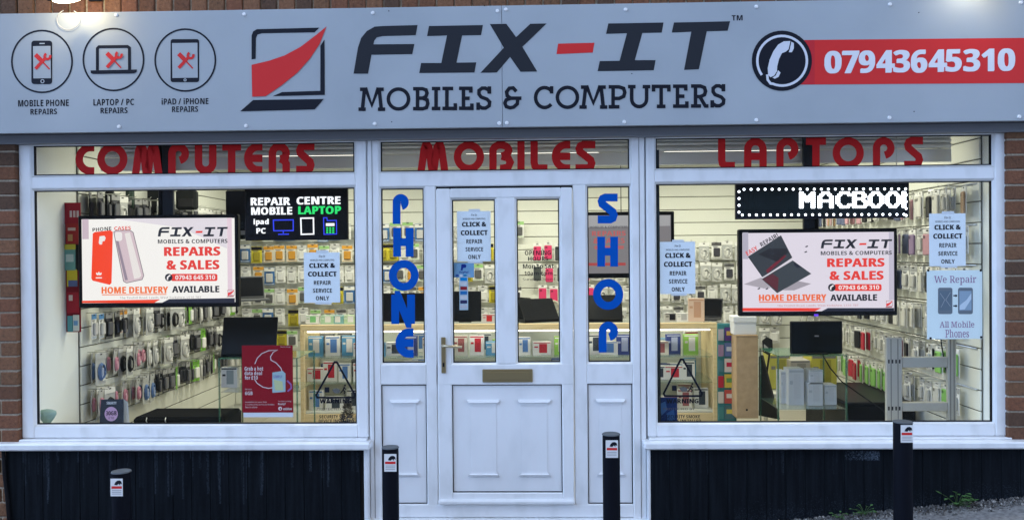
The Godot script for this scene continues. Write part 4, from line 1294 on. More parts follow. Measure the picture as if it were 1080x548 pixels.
	part(t, "unlit_dots", dull.commit(), m(0.022, 0.034, 0.034, 0.3), at).set_meta("kind", "stuff")
	var fontdots := {
		"M": ["11000011", "11100111", "11111111", "11111111", "11011011", "11000011", "11000011", "11000011"],
		"A": ["00111100", "01100110", "11000011", "11000011", "11111111", "11000011", "11000011", "11000011"],
		"C": ["00111110", "01100011", "11000000", "11000000", "11000000", "11000000", "01100011", "00111110"],
		"B": ["11111100", "11000110", "11000110", "11111100", "11000110", "11000011", "11000011", "11111110"],
		"O": ["00111100", "01100110", "11000011", "11000011", "11000011", "11000011", "01100110", "00111100"],
		"K": ["11", "11", "11", "11", "11", "11", "11", "11"]}
	var lit := glow(0.86, 0.92, 1.0, 4.0)
	var starts := [844.5, 864.0, 883.0, 900.5, 917.0, 935.0, 952.8]
	for k in 7:
		var st := SurfaceTool.new()
		st.begin(Mesh.PRIMITIVE_TRIANGLES)
		var rows: Array = fontdots["MACBOOK"[k]]
		at = px(starts[k], 210, zs)
		for j in 8:
			for i in rows[j].length():
				if rows[j][i] == "1":
					dot_into(st, px(starts[k] + i * 2.05, 203.4 + j * 2.12 - (starts[k] - 844) * 0.004, zs) - at, 0.0088)
		st.generate_normals()
		part(t, "lit_letter", st.commit(), lit, at)
	var bd := SurfaceTool.new()
	bd.begin(Mesh.PRIMITIVE_TRIANGLES)
	at = px(868, 212, zs)
	for i in 24:
		dot_into(bd, px(785.0 + i * 7.42, 199.6 - i * 0.02, zs) - at, 0.0082)
		dot_into(bd, px(783.2 + i * 7.42, 226.6 - i * 0.03, zs) - at, 0.0082)
	for j in 4:
		dot_into(bd, px(779.7, 202.0 + j * 7.2, zs) - at, 0.0082)
		dot_into(bd, px(956.2, 205.4 + j * 7.2, zs) - at, 0.0082)
	bd.generate_normals()
	part(t, "lit_border", bd.commit(), lit, at)
	for q in [804.0, 946.0]:
		var a := px(q, 194, z - 0.02)
		tube(t, "hanger", [a, Vector3(a.x, CEIL, a.z)], 0.004, M.steel, 6)

func dot_into(st: SurfaceTool, c: Vector3, r: float):
	var o: Array = []
	for k in 8:
		o.append(c + Vector3(cos(TAU * k / 8), sin(TAU * k / 8), 0) * r)
	for k in 8:
		tri(st, c + Vector3(0, 0, r * 0.4), o[k], o[(k + 1) % 8], Vector3.BACK)

# ---------------------------------------------------------------- papers and stickers on the glass
const ZG := -0.0165

func glass_z(door := false) -> float:
	return -0.0095 if door else -0.0160

func collect_notice(label: String, x0: float, y0: float, x1: float, y1: float, z: float):
	var t := thing("notice", label, "notice", px((x0 + x1) / 2, y1, z), "pale blue click and collect notices on the glass")
	var k := (x1 - x0) / 38.0
	var q := (y1 - y0) / 54.0
	slab(t, "sheet", x0, y0, x1, y1, z, 0.0006, M.paper)
	slab(t, "tape", x0 + 13 * k, y0 - 2.2, x0 + 26 * k, y0 + 0.6, z + 0.0008, 0.0003, m(0.66, 0.72, 0.76, 0.3))
	slab(t, "tape", x0 + 12 * k, y1 - 0.6, x0 + 29 * k, y1 + 1.8, z + 0.0008, 0.0003, m(0.66, 0.72, 0.76, 0.3))
	var zt := z + 0.001
	var lines := [["Fix-It", 16.0, 3.0, 22.5, 5.4, false], ["MOBILES AND COMPUTERS", 6.5, 7.4, 32.0, 9.2, false], ["CLICK &", 5.5, 11.6, 33.0, 16.6, true], ["COLLECT", 4.2, 20.6, 34.5, 25.8, true], ["REPAIR", 10.5, 30.4, 28.5, 34.8, true], ["SERVICE", 9.6, 38.8, 29.5, 43.2, true], ["ONLY", 12.6, 47.0, 26.6, 51.4, true]]
	for l in lines:
		txt(t, "lettering", l[0], x0 + l[1] * k, y0 + l[2] * q, x0 + l[3] * k, y0 + l[4] * q, zt, M.ink, fheavy if l[2] < 21.0 and l[5] else (fbold if l[5] else freg))

func warning(label: String, ax: float, ay: float, x0: float, x1: float, y1: float, tx0: float, tx1: float, ty: float):
	var z := -0.0085
	var t := thing("warning_sticker", label, "sticker", px((x0 + x1) / 2, y1 + 25, z), "black security warning stickers on the panes")
	var r := 2.6
	strokes(t, "triangle", [[V(ax - 1.2, ay + 0.6), V(ax + 1.2, ay + 0.6), V(x1 - 0.4, y1 - r), V(x1 - 1.6, y1), V(x0 + 1.6, y1), V(x0 + 0.4, y1 - r), V(ax - 1.2, ay + 0.6)]], 2.1, z, M.ink)
	var cx := (x0 + x1) / 2
	slab(t, "symbol", cx - 11.5, y1 - 11, cx - 6.5, y1 - 5.5, z, 0.0003, M.ink)
	poly(t, "symbol", [[cx - 4, y1 - 8.6], [cx + 1, y1 - 9.8], [cx + 5, y1 - 8], [cx + 4, y1 - 4.6], [cx - 1, y1 - 4.4]], z, m(0.12, 0.12, 0.11))
	strokes(t, "symbol", [[V(cx + 9.5, y1 - 11.5), V(cx + 8, y1 - 8), V(cx + 10, y1 - 6), V(cx + 9, y1 - 3.8)], [V(cx + 8, y1 - 8), V(cx + 6, y1 - 5.6), V(cx + 5, y1 - 4.4)], [V(cx + 8.6, y1 - 10.5), V(cx + 11, y1 - 8.6)]], 1.2, z, M.ink)
	poly(t, "symbol", arc(cx + 10.0, y1 - 12.8, 1.1, 1.1, 0, 320, 8), z, M.ink)
	txt(t, "lettering", "WARNING", tx0, ty, tx1, ty + 4.6, z, M.ink, fheavy)
	txt(t, "lettering", "PROTECTED BY", tx0 - 3, ty + 9.4, tx1 - 4, ty + 11.8, z, m(0.1, 0.09, 0.08), freg)
	txt(t, "lettering", "SECURITY SMOKE", tx0 - 0.5, ty + 17.0, tx1 + 1.5, ty + 20.4, z, M.ink)
	txt(t, "lettering", "DEVICE INSTALLED", tx0 - 1.0, ty + 21.6, tx1 + 2.5, ty + 25.0, z, M.ink)

func glass_prints():
	var z := glass_z()
	collect_notice("pale blue notice on the COMPUTERS pane under the lit repair sign", 320.3, 266, 358.3, 319, z)
	collect_notice("pale blue notice on the left door pane above the payment stickers", 482, 222.5, 517.5, 275.5, glass_z(true))
	collect_notice("pale blue notice on the LAPTOPS pane beside the door frame", 696.3, 254.8, 733.5, 309.8, z)
	collect_notice("pale blue notice on the LAPTOPS pane above the phone repair poster", 980.5, 225, 1019, 280.5, z)
	warning("triangular warning sticker on the COMPUTERS pane above the little tree", 353.8, 381, 332.8, 374.6, 419, 337, 370.5, 420.4)
	warning("triangular warning sticker on the LAPTOPS pane over a blue picture", 719.3, 378.2, 699.8, 741, 417.4, 703, 737, 420.4)
	# mobile phone repair poster
	var t := thing("poster", "pale poster reading We Repair All Mobile Phones with two handsets", "poster", px(1007, 357, z))
	slab(t, "sheet", 978, 284.8, 1036.6, 357.3, z, 0.0006, m(0.74, 0.86, 0.86, 0.8))
	var zt := z + 0.001
	var ink := m(0.30, 0.13, 0.28, 0.7)
	txt(t, "lettering", "We Repair", 985.6, 290.4, 1030.2, 300.4, zt, ink, fserif)
	txt(t, "lettering", "All Mobile", 991.5, 338.6, 1028, 345.2, zt, ink, fserif)
	txt(t, "lettering", "Phones", 997.6, 347.2, 1022.5, 355.6, zt, ink, fserif)
	for p in [[989.8, 1005, 0.16], [1011, 1026.6, 0.36]]:
		poly(t, "picture", rounded(p[0], 303.2, p[1], 331, 2.0), zt, m(0.16, 0.19, 0.22, 0.5))
		slab(t, "picture", p[0] + 1.4, 306.6, p[1] - 1.4, 327, zt + 0.0005, 0.0003, m(p[2] * 0.8, p[2] * 1.1, p[2] * 1.4, 0.5))
	poly(t, "picture", [[1012.6, 322], [1020, 316], [1025, 309], [1025, 315], [1018, 326], [1012.6, 326.5]], zt + 0.0012, m(0.55, 0.66, 0.75))
	strokes(t, "picture", [[V(992, 309), V(997, 316), V(993, 324)], [V(1003, 308), V(998, 316), V(1003, 323)]], 0.5, zt + 0.0012, m(0.35, 0.38, 0.4))
	for y in [311.6, 322.4]:
		poly(t, "picture", [[1006, y - 0.7], [1008.4, y - 0.7], [1008.4, y - 1.8], [1010.4, y], [1008.4, y + 1.8], [1008.4, y + 0.7], [1006, y + 0.7]], zt, M.ink)
	for c in [[979.5, 285], [1035, 285], [982, 356.5], [1035.4, 355.4]]:
		poly(t, "corner_mount", rounded(c[0] - 1.2, c[1] - 1.2, c[0] + 1.2, c[1] + 1.2, 0.8), zt, M.black)
	# red offer poster
	t = thing("poster", "red poster with white lettering offering a data deal", "poster", px(282, 438, z))
	slab(t, "sheet", 255, 364, 308.8, 434.8, z, 0.0006, m(0.25, 0.008, 0.016, 0.5))
	slab(t, "white_edge", 256.5, 434.8, 309, 439.6, z - 0.001, 0.0005, m(0.62, 0.66, 0.72, 0.6))
	var wp := m(0.68, 0.62, 0.62, 0.6)
	txt(t, "lettering", "Grab a hot", 257.6, 386.2, 277.2, 390.6, zt, wp)
	txt(t, "lettering", "data deal", 257.6, 391.2, 276, 395.2, zt, wp)
	txt(t, "lettering", "for £10", 257.8, 395.8, 271.5, 400, zt, wp)
	txt(t, "lettering", "6GB", 258.2, 412.6, 266, 416.4, zt, wp)
	txt(t, "lettering", "Get up to", 258.2, 409.4, 265, 411.4, zt, wp, freg)
	txt(t, "lettering", "Available on your first", 258.2, 423.0, 281, 424.8, zt, wp, freg)
	txt(t, "lettering", "3 months of Pay As You Go Bundles", 258.2, 425.6, 289, 427.4, zt, wp, freg)
	txt(t, "lettering", "See in store", 258.2, 428.2, 271, 430.0, zt, wp, freg)
	txt(t, "lettering", "The future is exciting.", 293, 422.2, 307, 423.8, zt, wp, freg)
	txt(t, "lettering", "Ready?", 293, 424.6, 301, 427.4, zt, wp)
	txt(t, "lettering", "vodafone", 298.2, 429.4, 307.6, 432.2, zt, wp)
	poly(t, "emblem", arc(295.2, 430.6, 2.0, 2.0, 0, 340, 16), zt, wp)
	poly(t, "emblem", arc(295.4, 430.9, 0.9, 0.9, 0, 340, 10), zt + 0.0006, m(0.25, 0.008, 0.016, 0.5))
	txt(t, "lettering", "Pay as you go", 295.5, 364.9, 306, 366.4, zt, wp, freg)
	strokes(t, "emblem", [[V(268.5, 383.5), V(271, 377.5), V(276, 372.5), V(283, 369.6), V(292.5, 368.8), V(288, 371), V(285, 376), V(285.5, 379.5), V(291, 382.5), V(296, 388), V(297.2, 391.5)]], 0.8, zt, wp)
	strokes(t, "emblem", [[V(268.2, 399.8), V(271, 404), V(277, 408), V(283, 409.3), V(287, 408.6)]], 0.8, zt, wp)
	poly(t, "picture", [[287, 392.6], [298, 391], [300.8, 393.6], [300.8, 413], [287, 414]], zt + 0.0003, m(0.34, 0.48, 0.52, 0.5))
	poly(t, "picture", [[288.2, 400], [297.5, 402], [298.8, 411.5], [290, 411.5]], zt + 0.0008, m(0.50, 0.55, 0.30, 0.5))
	txt(t, "lettering", "SIMPLY", 288, 395.4, 297.6, 398.4, zt + 0.001, m(0.2, 0.2, 0.4), fbold)
	strokes(t, "picture", [[V(302.5, 401), V(306.5, 405), V(307, 409), V(303, 412.5)]], 1.6, zt, m(0.30, 0.12, 0.35))
	# payment stickers on the door
	var zd := glass_z(true)
	t = thing("payment_sticker", "blue payment sticker above a strip of card logos on the door", "sticker", px(489, 327, zd))
	slab(t, "sheet", 476.4, 277, 500, 292.5, zd, 0.0005, m(0.18, 0.36, 0.55, 0.5))
	poly(t, "emblem", [[486.6, 278.6], [490.5, 278.4], [492, 280], [491, 282.2], [488.4, 282.6], [487.8, 285], [485.8, 285]], zd + 0.0006, m(0.01, 0.03, 0.22))
	txt(t, "lettering", "PayPal", 484.6, 285.8, 493.8, 288.4, zd + 0.0006, m(0.01, 0.03, 0.22))
	for i in 4:
		slab(t, "print", 480.5 + i * 4.2, 289.2, 483.6 + i * 4.2, 291.6, zd + 0.0006, 0.0003, [m(0.02, 0.08, 0.3), m(0.6, 0.65, 0.7), m(0.03, 0.2, 0.4), m(0.3, 0.4, 0.5)][i])
	var strip := slab(t, "card_strip", 484.4, 291.6, 493.6, 326.8, zd + 0.0012, 0.0004, m(0.42, 0.55, 0.64, 0.5))
	var ys := 292.4
	for c in [m(0.0, 0.22, 0.55), m(0.60, 0.62, 0.66), m(0.30, 0.02, 0.03), m(0.02, 0.16, 0.42), m(0.62, 0.62, 0.66), m(0.03, 0.03, 0.10), m(0.5, 0.5, 0.55)]:
		slab(strip, "print", 485.4, ys, 492.6, ys + 3.6, zd + 0.0018, 0.0003, c)
		ys += 4.8
	# opening hours
	zd = -0.0012
	t = thing("opening_hours", "black vinyl opening hours lettering on the right door pane", "lettering", px(570, 300, zd))
	txt(t, "lettering", "OPENING", 553.5, 264.2, 581, 268.8, zd, M.ink)
	txt(t, "lettering", "HOURS", 557, 270.6, 578, 274.8, zd, M.ink)
	txt(t, "lettering", "Mon to Sat", 551.5, 278.2, 584, 283.0, zd, M.ink)
	txt(t, "lettering", "10am-6pm", 553, 286.0, 582.6, 291.2, zd, M.ink)
	txt(t, "lettering", "Sunday Closed", 551.4, 292.8, 585, 296.4, zd, M.ink, freg)

# ---------------------------------------------------------------- goods
func colored(build: Callable, smooth_ := false) -> ArrayMesh:
	var st := SurfaceTool.new()
	st.begin(Mesh.PRIMITIVE_TRIANGLES)
	build.call(st)
	st.generate_normals()
	return st.commit()

const WHITE := Color(0.72, 0.72, 0.69)
const CREAM := Color(0.66, 0.63, 0.52)
const BLACKC := Color(0.018, 0.018, 0.02)
const PALEG := Color(0.42, 0.43, 0.42)

func carded(w: float, h: float, base: Color, accent: Color, prod: Color) -> ArrayMesh:   # hangs from its origin
	return colored(func(st):
		bevel_into(st, Vector3(0, -h / 2, 0), Vector3(w / 2, h / 2, 0.002), 0.001, base)
		bevel_into(st, Vector3(0, -h * 0.12, 0.0025), Vector3(w * 0.5 - 0.001, h * 0.10, 0.0012), 0.0, accent)
		bevel_into(st, Vector3(0, -0.012, 0.004), Vector3(0.012, 0.004, 0.0008), 0.0, BLACKC)
		bevel_into(st, Vector3(w * 0.02, -h * 0.60, 0.012), Vector3(w * 0.32, h * 0.25, 0.010), 0.006, prod)
		for i in 3:
			bevel_into(st, Vector3(-w * 0.1, -h * (0.26 + i * 0.03), 0.0026), Vector3(w * (0.3 - i * 0.06), h * 0.008, 0.0005), 0.0, Color(0.1, 0.1, 0.12))
		bevel_into(st, Vector3(0, -h * 0.94, 0.0026), Vector3(w * 0.45, h * 0.03, 0.0006), 0.0, accent.lerp(base, 0.5)))

func cable_pouch(w: float, h: float, cable: Color, header: Color) -> ArrayMesh:
	return colored(func(st):
		bevel_into(st, Vector3(0, -h * 0.1, 0), Vector3(w / 2, h * 0.1, 0.0025), 0.001, header)
		bevel_into(st, Vector3(0, -0.011, 0.003), Vector3(0.010, 0.004, 0.0008), 0.0, BLACKC)
		bevel_into(st, Vector3(0, -h * 0.6, -0.004), Vector3(w * 0.48, h * 0.4, 0.002), 0.001, PALEG)
		for k in 3:
			var ring: Array = []
			for i in 13:
				var a := TAU * i / 12.0
				ring.append(Vector3(cos(a) * w * (0.30 - k * 0.03) + k * 0.004, -h * 0.6 + sin(a) * h * (0.27 - k * 0.02), 0.004 + k * 0.004))
			tube_into(st, ring, 0.0042, Vector3.ZERO, 5, cable)
		bevel_into(st, Vector3(0, -h * 0.62, 0.012), Vector3(w * 0.10, h * 0.13, 0.006), 0.003, cable.lerp(WHITE, 0.3))
		bevel_into(st, Vector3(w * 0.25, -h * 0.85, 0.003), Vector3(w * 0.14, h * 0.05, 0.001), 0.0, WHITE))

func phone_case(w: float, h: float, c: Color, header: Color) -> ArrayMesh:
	return colored(func(st):
		bevel_into(st, Vector3(0, -h * 0.5, -0.002), Vector3(w / 2, h / 2, 0.002), 0.001, WHITE)
		bevel_into(st, Vector3(0, -h * 0.08, 0.001), Vector3(w / 2, h * 0.08, 0.002), 0.001, header)
		bevel_into(st, Vector3(0, -0.010, 0.004), Vector3(0.011, 0.004, 0.0008), 0.0, BLACKC)
		bevel_into(st, Vector3(0, -h * 0.57, 0.008), Vector3(w * 0.43, h * 0.39, 0.007), 0.006, c)
		bevel_into(st, Vector3(-w * 0.2, -h * 0.29, 0.0155), Vector3(w * 0.12, h * 0.055, 0.0012), 0.001, c.lerp(BLACKC, 0.7)))

func retail_box(w: float, h: float, d: float, base: Color, pic: Color, band: Color) -> ArrayMesh:   # stands on its origin
	return colored(func(st):
		bevel_into(st, Vector3(0, h / 2, 0), Vector3(w / 2, h / 2, d / 2), 0.0015, base)
		bevel_into(st, Vector3(w * 0.06, h * 0.52, d / 2 + 0.0004), Vector3(w * 0.22, h * 0.34, 0.0004), 0.0, pic)
		bevel_into(st, Vector3(-w * 0.32, h * 0.62, d / 2 + 0.0004), Vector3(w * 0.10, h * 0.05, 0.0004), 0.0, band)
		bevel_into(st, Vector3(0, h * 0.93, d / 2 + 0.0004), Vector3(w * 0.46, h * 0.03, 0.0004), 0.0, band))

func bit(called: String, label: String, category: String, group: String, mesh: Mesh, at: Vector3, turn := 0.0, material: Material = null) -> MeshInstance3D:
	var o := MeshInstance3D.new()
	o.name = numbered(called)
	o.mesh = mesh
	o.material_override = M.print if material == null else material
	add_child(o)
	o.position = at
	o.rotation.y = turn
	o.set_meta("label", label)
	o.set_meta("category", category)
	if group:
		o.set_meta("group", group)
	return o

func open_laptop(label: String, at: Vector3, w: float, turn: float, lean: float, lid: Material):
	# seen from behind or the front: base, screen and keyboard
	var t := thing("laptop", label, "laptop", at, "laptops and monitors inside the shop")
	t.rotation.y = turn
	var d := w * 0.68
	local(t, "base", bevel_mesh(Vector3(w, 0.018, d), 0.005), lid, Transform3D(Basis(), Vector3(0, 0.009, 0)))
	local(t, "keyboard", bevel_mesh(Vector3(w * 0.86, 0.002, d * 0.45), 0.0), m(0.03, 0.03, 0.032, 0.6), Transform3D(Basis(), Vector3(0, 0.0185, -d * 0.12)))
	var b := Basis(Vector3.RIGHT, deg_to_rad(lean))
	var hinge := Vector3(0, 0.018, -d / 2)
	local(t, "lid", bevel_mesh(Vector3(w, d, 0.010), 0.004), lid, Transform3D(b, hinge + b * Vector3(0, d / 2, 0)))
	local(t, "screen", bevel_mesh(Vector3(w * 0.92, d * 0.86, 0.001), 0.0), m(0.012, 0.013, 0.016, 0.12), Transform3D(b, hinge + b * Vector3(0, d / 2, 0.0058)))
	return t

func monitor(label: String, x0: float, y0: float, x1: float, y1: float, z: float, foot: float, lean := 0.0, emblem := false):
	# the dark back or face of a flat monitor on its stand
	var a := px((x0 + x1) / 2, (y0 + y1) / 2, z)
	var w := px(x1, (y0 + y1) / 2, z).x - px(x0, (y0 + y1) / 2, z).x
	var h := px(x0, y0, z).y - px(x0, y1, z).y
	var t := thing("monitor", label, "monitor", Vector3(a.x, foot, z - 0.08), "laptops and monitors inside the shop")
	var b := Basis(Vector3.RIGHT, deg_to_rad(lean))
	local(t, "panel", bevel_mesh(Vector3(w, h, 0.022), 0.006), m(0.016, 0.017, 0.02, 0.3), Transform3D(b, Vector3(0, a.y - foot, 0.07)))
	local(t, "face", bevel_mesh(Vector3(w - 0.02, h - 0.02, 0.002), 0.0), m(0.010, 0.012, 0.016, 0.10), Transform3D(b, Vector3(0, a.y - foot, 0.07) + b * Vector3(0, 0, 0.0125)))
	local(t, "stem", bevel_mesh(Vector3(0.05, maxf(a.y - foot - 0.01, 0.02), 0.02), 0.003), M.black, Transform3D(Basis(), Vector3(0, (a.y - foot) / 2, 0.03)))
	local(t, "foot", bevel_mesh(Vector3(w * 0.4, 0.012, 0.16), 0.004), M.black, Transform3D(Basis(), Vector3(0, 0.006, 0.03)))
	if emblem:
		local(t, "maker_mark", bevel_mesh(Vector3(0.03, 0.008, 0.001), 0.0), m(0.4, 0.4, 0.42, 0.4), Transform3D(b, Vector3(0, a.y - foot, 0.07) + b * Vector3(0, h * 0.05, 0.0142)))
	return t

func glass_cabinet(label: String, x0: float, x1: float, ytop: float, z: float, depth: float, shelves: Array) -> Node3D:
	var a := px(x0, 400, z).x
	var b := px(x1, 400, z).x
	var yt := px((x0 + x1) / 2, ytop, z).y
	var t := thing("glass_cabinet", label, "cabinet", Vector3((a + b) / 2, 0.012, z - depth / 2), "glass cabinets behind the windows")
	box(t, "plinth", Vector3(a, 0.012, z - depth), Vector3(b, 0.30, z), M.slat, 0.004)
	for q in [[a, z], [b, z], [a, z - depth], [b, z - depth]]:
		box(t, "edge", Vector3(q[0] - 0.005, 0.30, q[1] - 0.005), Vector3(q[0] + 0.005, yt, q[1] + 0.005), M.glass_edge)
	box(t, "front_pane", Vector3(a + 0.006, 0.305, z - 0.003), Vector3(b - 0.006, yt - 0.01, z + 0.001), M.glass)
	box(t, "side_pane", Vector3(a - 0.002, 0.305, z - depth + 0.006), Vector3(a + 0.002, yt - 0.01, z - 0.006), M.glass)
	box(t, "side_pane", Vector3(b - 0.002, 0.305, z - depth + 0.006), Vector3(b + 0.002, yt - 0.01, z - 0.006), M.glass)
	box(t, "top_pane", Vector3(a - 0.004, yt - 0.006, z - depth), Vector3(b + 0.004, yt, z + 0.004), M.glass_edge)
	for s in shelves:
		var y := px((x0 + x1) / 2, s, z).y
		box(t, "shelf", Vector3(a + 0.006, y - 0.006, z - depth + 0.01), Vector3(b - 0.006, y, z - 0.008), M.shelf_glass)
	return t

func left_display():
	var sill := YBB - 0.058
	# red strip of top-up cards on the side wall
	var z := -0.42
	var t := thing("card_strip", "red hanging strip of carded packs on the white side wall", "display strip", px(74, 350, z))
	slab(t, "back_card", 64.5, 214, 84, 350, z, 0.004, m(0.22, 0.012, 0.022, 0.5))
	slab(t, "header", 63, 213.6, 84.5, 236, z + 0.004, 0.003, m(0.33, 0.02, 0.035, 0.5))
	slab(t, "pack", 69, 235.5, 82, 257, z + 0.010, 0.005, m(0.36, 0.03, 0.03, 0.4))
	slab(t, "pack", 67.5, 258.5, 79, 285, z + 0.012, 0.006, m(0.16, 0.36, 0.34, 0.4))
	slab(t, "pack", 67.5, 257.5, 79, 263, z + 0.016, 0.003, m(0.55, 0.50, 0.06, 0.4))
	slab(t, "pack", 70, 284, 80.5, 302, z + 0.012, 0.006, m(0.62, 0.52, 0.04, 0.4))
	slab(t, "pack", 71.5, 295.5, 80.8, 302, z + 0.016, 0.003, m(0.10, 0.13, 0.28, 0.4))
	slab(t, "pack", 79.5, 258, 84.5, 285, z + 0.009, 0.005, M.black_soft)
	for i in 3:
		slab(t, "print", 73 + i * 3.6, 222, 75.4 + i * 3.6, 229, z + 0.005, 0.0005, m(0.62, 0.5, 0.48))
	slab(t, "pack", 70.5, 333, 76, 349.5, z + 0.012, 0.006, m(0.10, 0.30, 0.32, 0.4))
	slab(t, "pack", 76.5, 332, 82.5, 349, z + 0.012, 0.006, m(0.55, 0.58, 0.52, 0.4))
	slab(t, "pack", 70, 308, 82, 330, z + 0.010, 0.005, m(0.34, 0.02, 0.035, 0.4))
	slab(t, "print", 72, 311, 76, 317, z + 0.011, 0.0005, m(0.6, 0.5, 0.48))
	slab(t, "print", 77, 338, 81.5, 343, z + 0.013, 0.0005, m(0.15, 0.3, 0.5))
	slab(t, "print", 71, 240, 79, 243, z + 0.011, 0.0005, m(0.6, 0.45, 0.4))
	slab(t, "print", 71, 247, 76, 254, z + 0.011, 0.0005, m(0.55, 0.30, 0.12))
	slab(t, "print", 69, 268, 77, 276, z + 0.013, 0.0005, m(0.5, 0.62, 0.6))
	# leaflet stand, dish, tree on the window board
	z = -0.14
	t = thing("leaflet_stand", "small dark folded card with a pink circle on the window board", "leaflet stand", Vector3(px(117, 448, z).x, sill, z))
	poly(t, "front", [[106, 421], [130, 420.6], [130, 452], [104, 452]], z, m(0.035, 0.042, 0.055, 0.5))
	poly(t, "back", [[130, 420.6], [134.5, 424], [136.5, 452], [130, 452]], z - 0.02, m(0.55, 0.58, 0.58, 0.6))
	poly(t, "disc", arc(116.8, 436.3, 7.0, 7.6, 0, 350, 28), z + 0.001, m(0.52, 0.34, 0.50, 0.6))
	txt(t, "lettering", "30GB", 111.2, 433.2, 122.4, 437.6, z + 0.002, M.ink)
	txt(t, "lettering", "£10", 114, 439.2, 119.6, 441.6, z + 0.002, M.ink, freg)
	txt(t, "lettering", "SMARTY", 112, 423.4, 122.5, 426.2, z + 0.001, m(0.6, 0.62, 0.64))
	z = -0.11
	t = thing("dish", "shallow pale teal glass dish standing on edge in the corner", "dish", Vector3(px(49, 447, z).x, sill, z))
	var st := SurfaceTool.new()
	st.begin(Mesh.PRIMITIVE_TRIANGLES)
	var dc := px(49, 437, z)
	smooth = true
	var prof := [[-9.8, 434.5], [-9.4, 438], [-7, 442], [-3.5, 446.4], [0, 447.4], [4, 445.6], [8, 440.5], [10.4, 436], [9.8, 433.2], [6, 431.6], [0, 431], [-6, 432]]
	for i in prof.size():
		var a: Array = prof[i]
		var b: Array = prof[(i + 1) % prof.size()]
		tri(st, px(49, 438, z + 0.012) - dc, px(49 + a[0], a[1], z) - dc, px(49 + b[0], b[1], z) - dc, Vector3.BACK)
		tri(st, px(49, 438, z - 0.012) - dc, px(49 + a[0], a[1], z) - dc, px(49 + b[0], b[1], z) - dc, Vector3.FORWARD)
	smooth = false
	st.generate_normals()
	part(t, "bowl", st.commit(), m(0.28, 0.42, 0.40, 0.15), dc)
	z = -0.10
	var tb := Vector3(px(367, 448, z).x, sill, z)
	t = thing("model_tree", "little dark conical tree standing on the window board", "ornament", tb)
	st = SurfaceTool.new()
	st.begin(Mesh.PRIMITIVE_TRIANGLES)
	for i in 900:
		var hh := rng.randf()
		var rad := (1.0 - hh) * 0.060 + 0.005
		var a := rng.randf() * TAU
		var p := Vector3(cos(a) * rad * rng.randf_range(0.5, 1.0), 0.012 + hh * 0.20, sin(a) * rad * rng.randf_range(0.5, 1.0))
		var k := rng.randf_range(0.012, 0.045)
		var dir := Vector3(cos(a), 0.35, sin(a)).normalized() * 0.018
		var sd := Vector3(-sin(a), 0.2, cos(a)) * 0.007
		tri(st, p + sd, p - sd, p + dir, Vector3.UP, Color(k * 1.1, k, k * 0.75))
	st.generate_normals()
	part(t, "needles", st.commit(), M.print, tb).set_meta("kind", "stuff")
	var cy := CylinderMesh.new()
	cy.top_radius = 0.008
	cy.bottom_radius = 0.016
	cy.height = 0.03
	part(t, "trunk", cy, m(0.05, 0.03, 0.02), tb + Vector3(0, 0.015, 0))
	# black bench with hooks
	z = -0.75
	var a0 := px(139, 440, z)
	var a1 := px(236, 440, z)
	t = thing("bench", "long low black padded bench below the hanging pouches", "bench", Vector3((a0.x + a1.x) / 2, 0.012, z - 0.3))
	box(t, "seat", Vector3(a0.x, a0.y - 0.14, z - 0.36), Vector3(a1.x, a0.y, z), m(0.008, 0.008, 0.009, 0.85), 0.02)
	for x in [a0.x + 0.06, a1.x - 0.06]:
		for zz in [z - 0.06, z - 0.30]:
			box(t, "leg", Vector3(x - 0.02, 0.012, zz - 0.02), Vector3(x + 0.02, a0.y - 0.13, zz + 0.02), M.black)
	for x in [154.5, 174.5]:
		var c := px(x, 443, z + 0.004)
		tube(t, "handle", [c + Vector3(0, 0.02, 0), c + Vector3(0, 0, 0.012), c + Vector3(0.004, -0.025, 0)], 0.004, M.steel, 6)
	# tall dark panel behind the lit sign
	z = -0.45
	t = thing("speaker", "tall black speaker box hanging beside the lit repair sign", "speaker", px(248, 250, z))
	slab(t, "cabinet", 237.5, 200.5, 262, 252, z, 0.12, m(0.02, 0.02, 0.022, 0.7), 0.008)
	slab(t, "badge", 253.5, 243, 258, 247.5, z + 0.0012, 0.001, m(0.45, 0.44, 0.42))
	# laptop bags under the ceiling
	for q in [[143, 178, 197, 224, -1.55, "wide black laptop bag hanging high beside a narrow one"], [184, 206, 198, 221, -1.6, "narrow black laptop bag hanging high on the boarding"], [119, 138, 196, 222, -1.2, "dark green sports bag hanging high near the window"], [100, 117, 198, 232, -0.9, "long black pouch with a white zip hanging high by the window"]]:
		t = thing("hanging_bag", q[5], "bag", px((q[0] + q[1]) / 2, q[3], q[4]), "bags hanging high inside")
		slab(t, "body", q[0], q[2] + 2, q[1], q[3], q[4], 0.07, m(0.022, 0.024, 0.025, 0.85) if q[4] < -1.3 or q[0] < 110 else m(0.05, 0.075, 0.06, 0.85), 0.018)
		slab(t, "pocket", q[0] + 3, (q[2] + q[3]) / 2, q[1] - 3, q[3] - 2.5, q[4] + 0.014, 0.016, m(0.03, 0.03, 0.032, 0.85), 0.006)
		var h := px((q[0] + q[1]) / 2, q[2] + 2, q[4])
		tube(t, "handle", [h + Vector3(-0.05, -0.01, -0.03), h + Vector3(-0.03, 0.06, -0.03), h + Vector3(0.03, 0.06, -0.03), h + Vector3(0.05, -0.01, -0.03)], 0.008, M.black_soft, 6)
	# glass cabinet with the back of a laptop standing on it
	glass_cabinet("green edged glass cabinet behind the red offer poster", 231, 313, 377.5, -0.75, 0.45, [413.0])
	var top := px(270, 377.5, -0.75).y
	open_laptop("black laptop on the glass cabinet behind the red poster, its lid to the street", Vector3(px(261, 360, -0.80).x, top, -0.95), 0.40, PI, 12.0, m(0.014, 0.016, 0.02, 0.3))
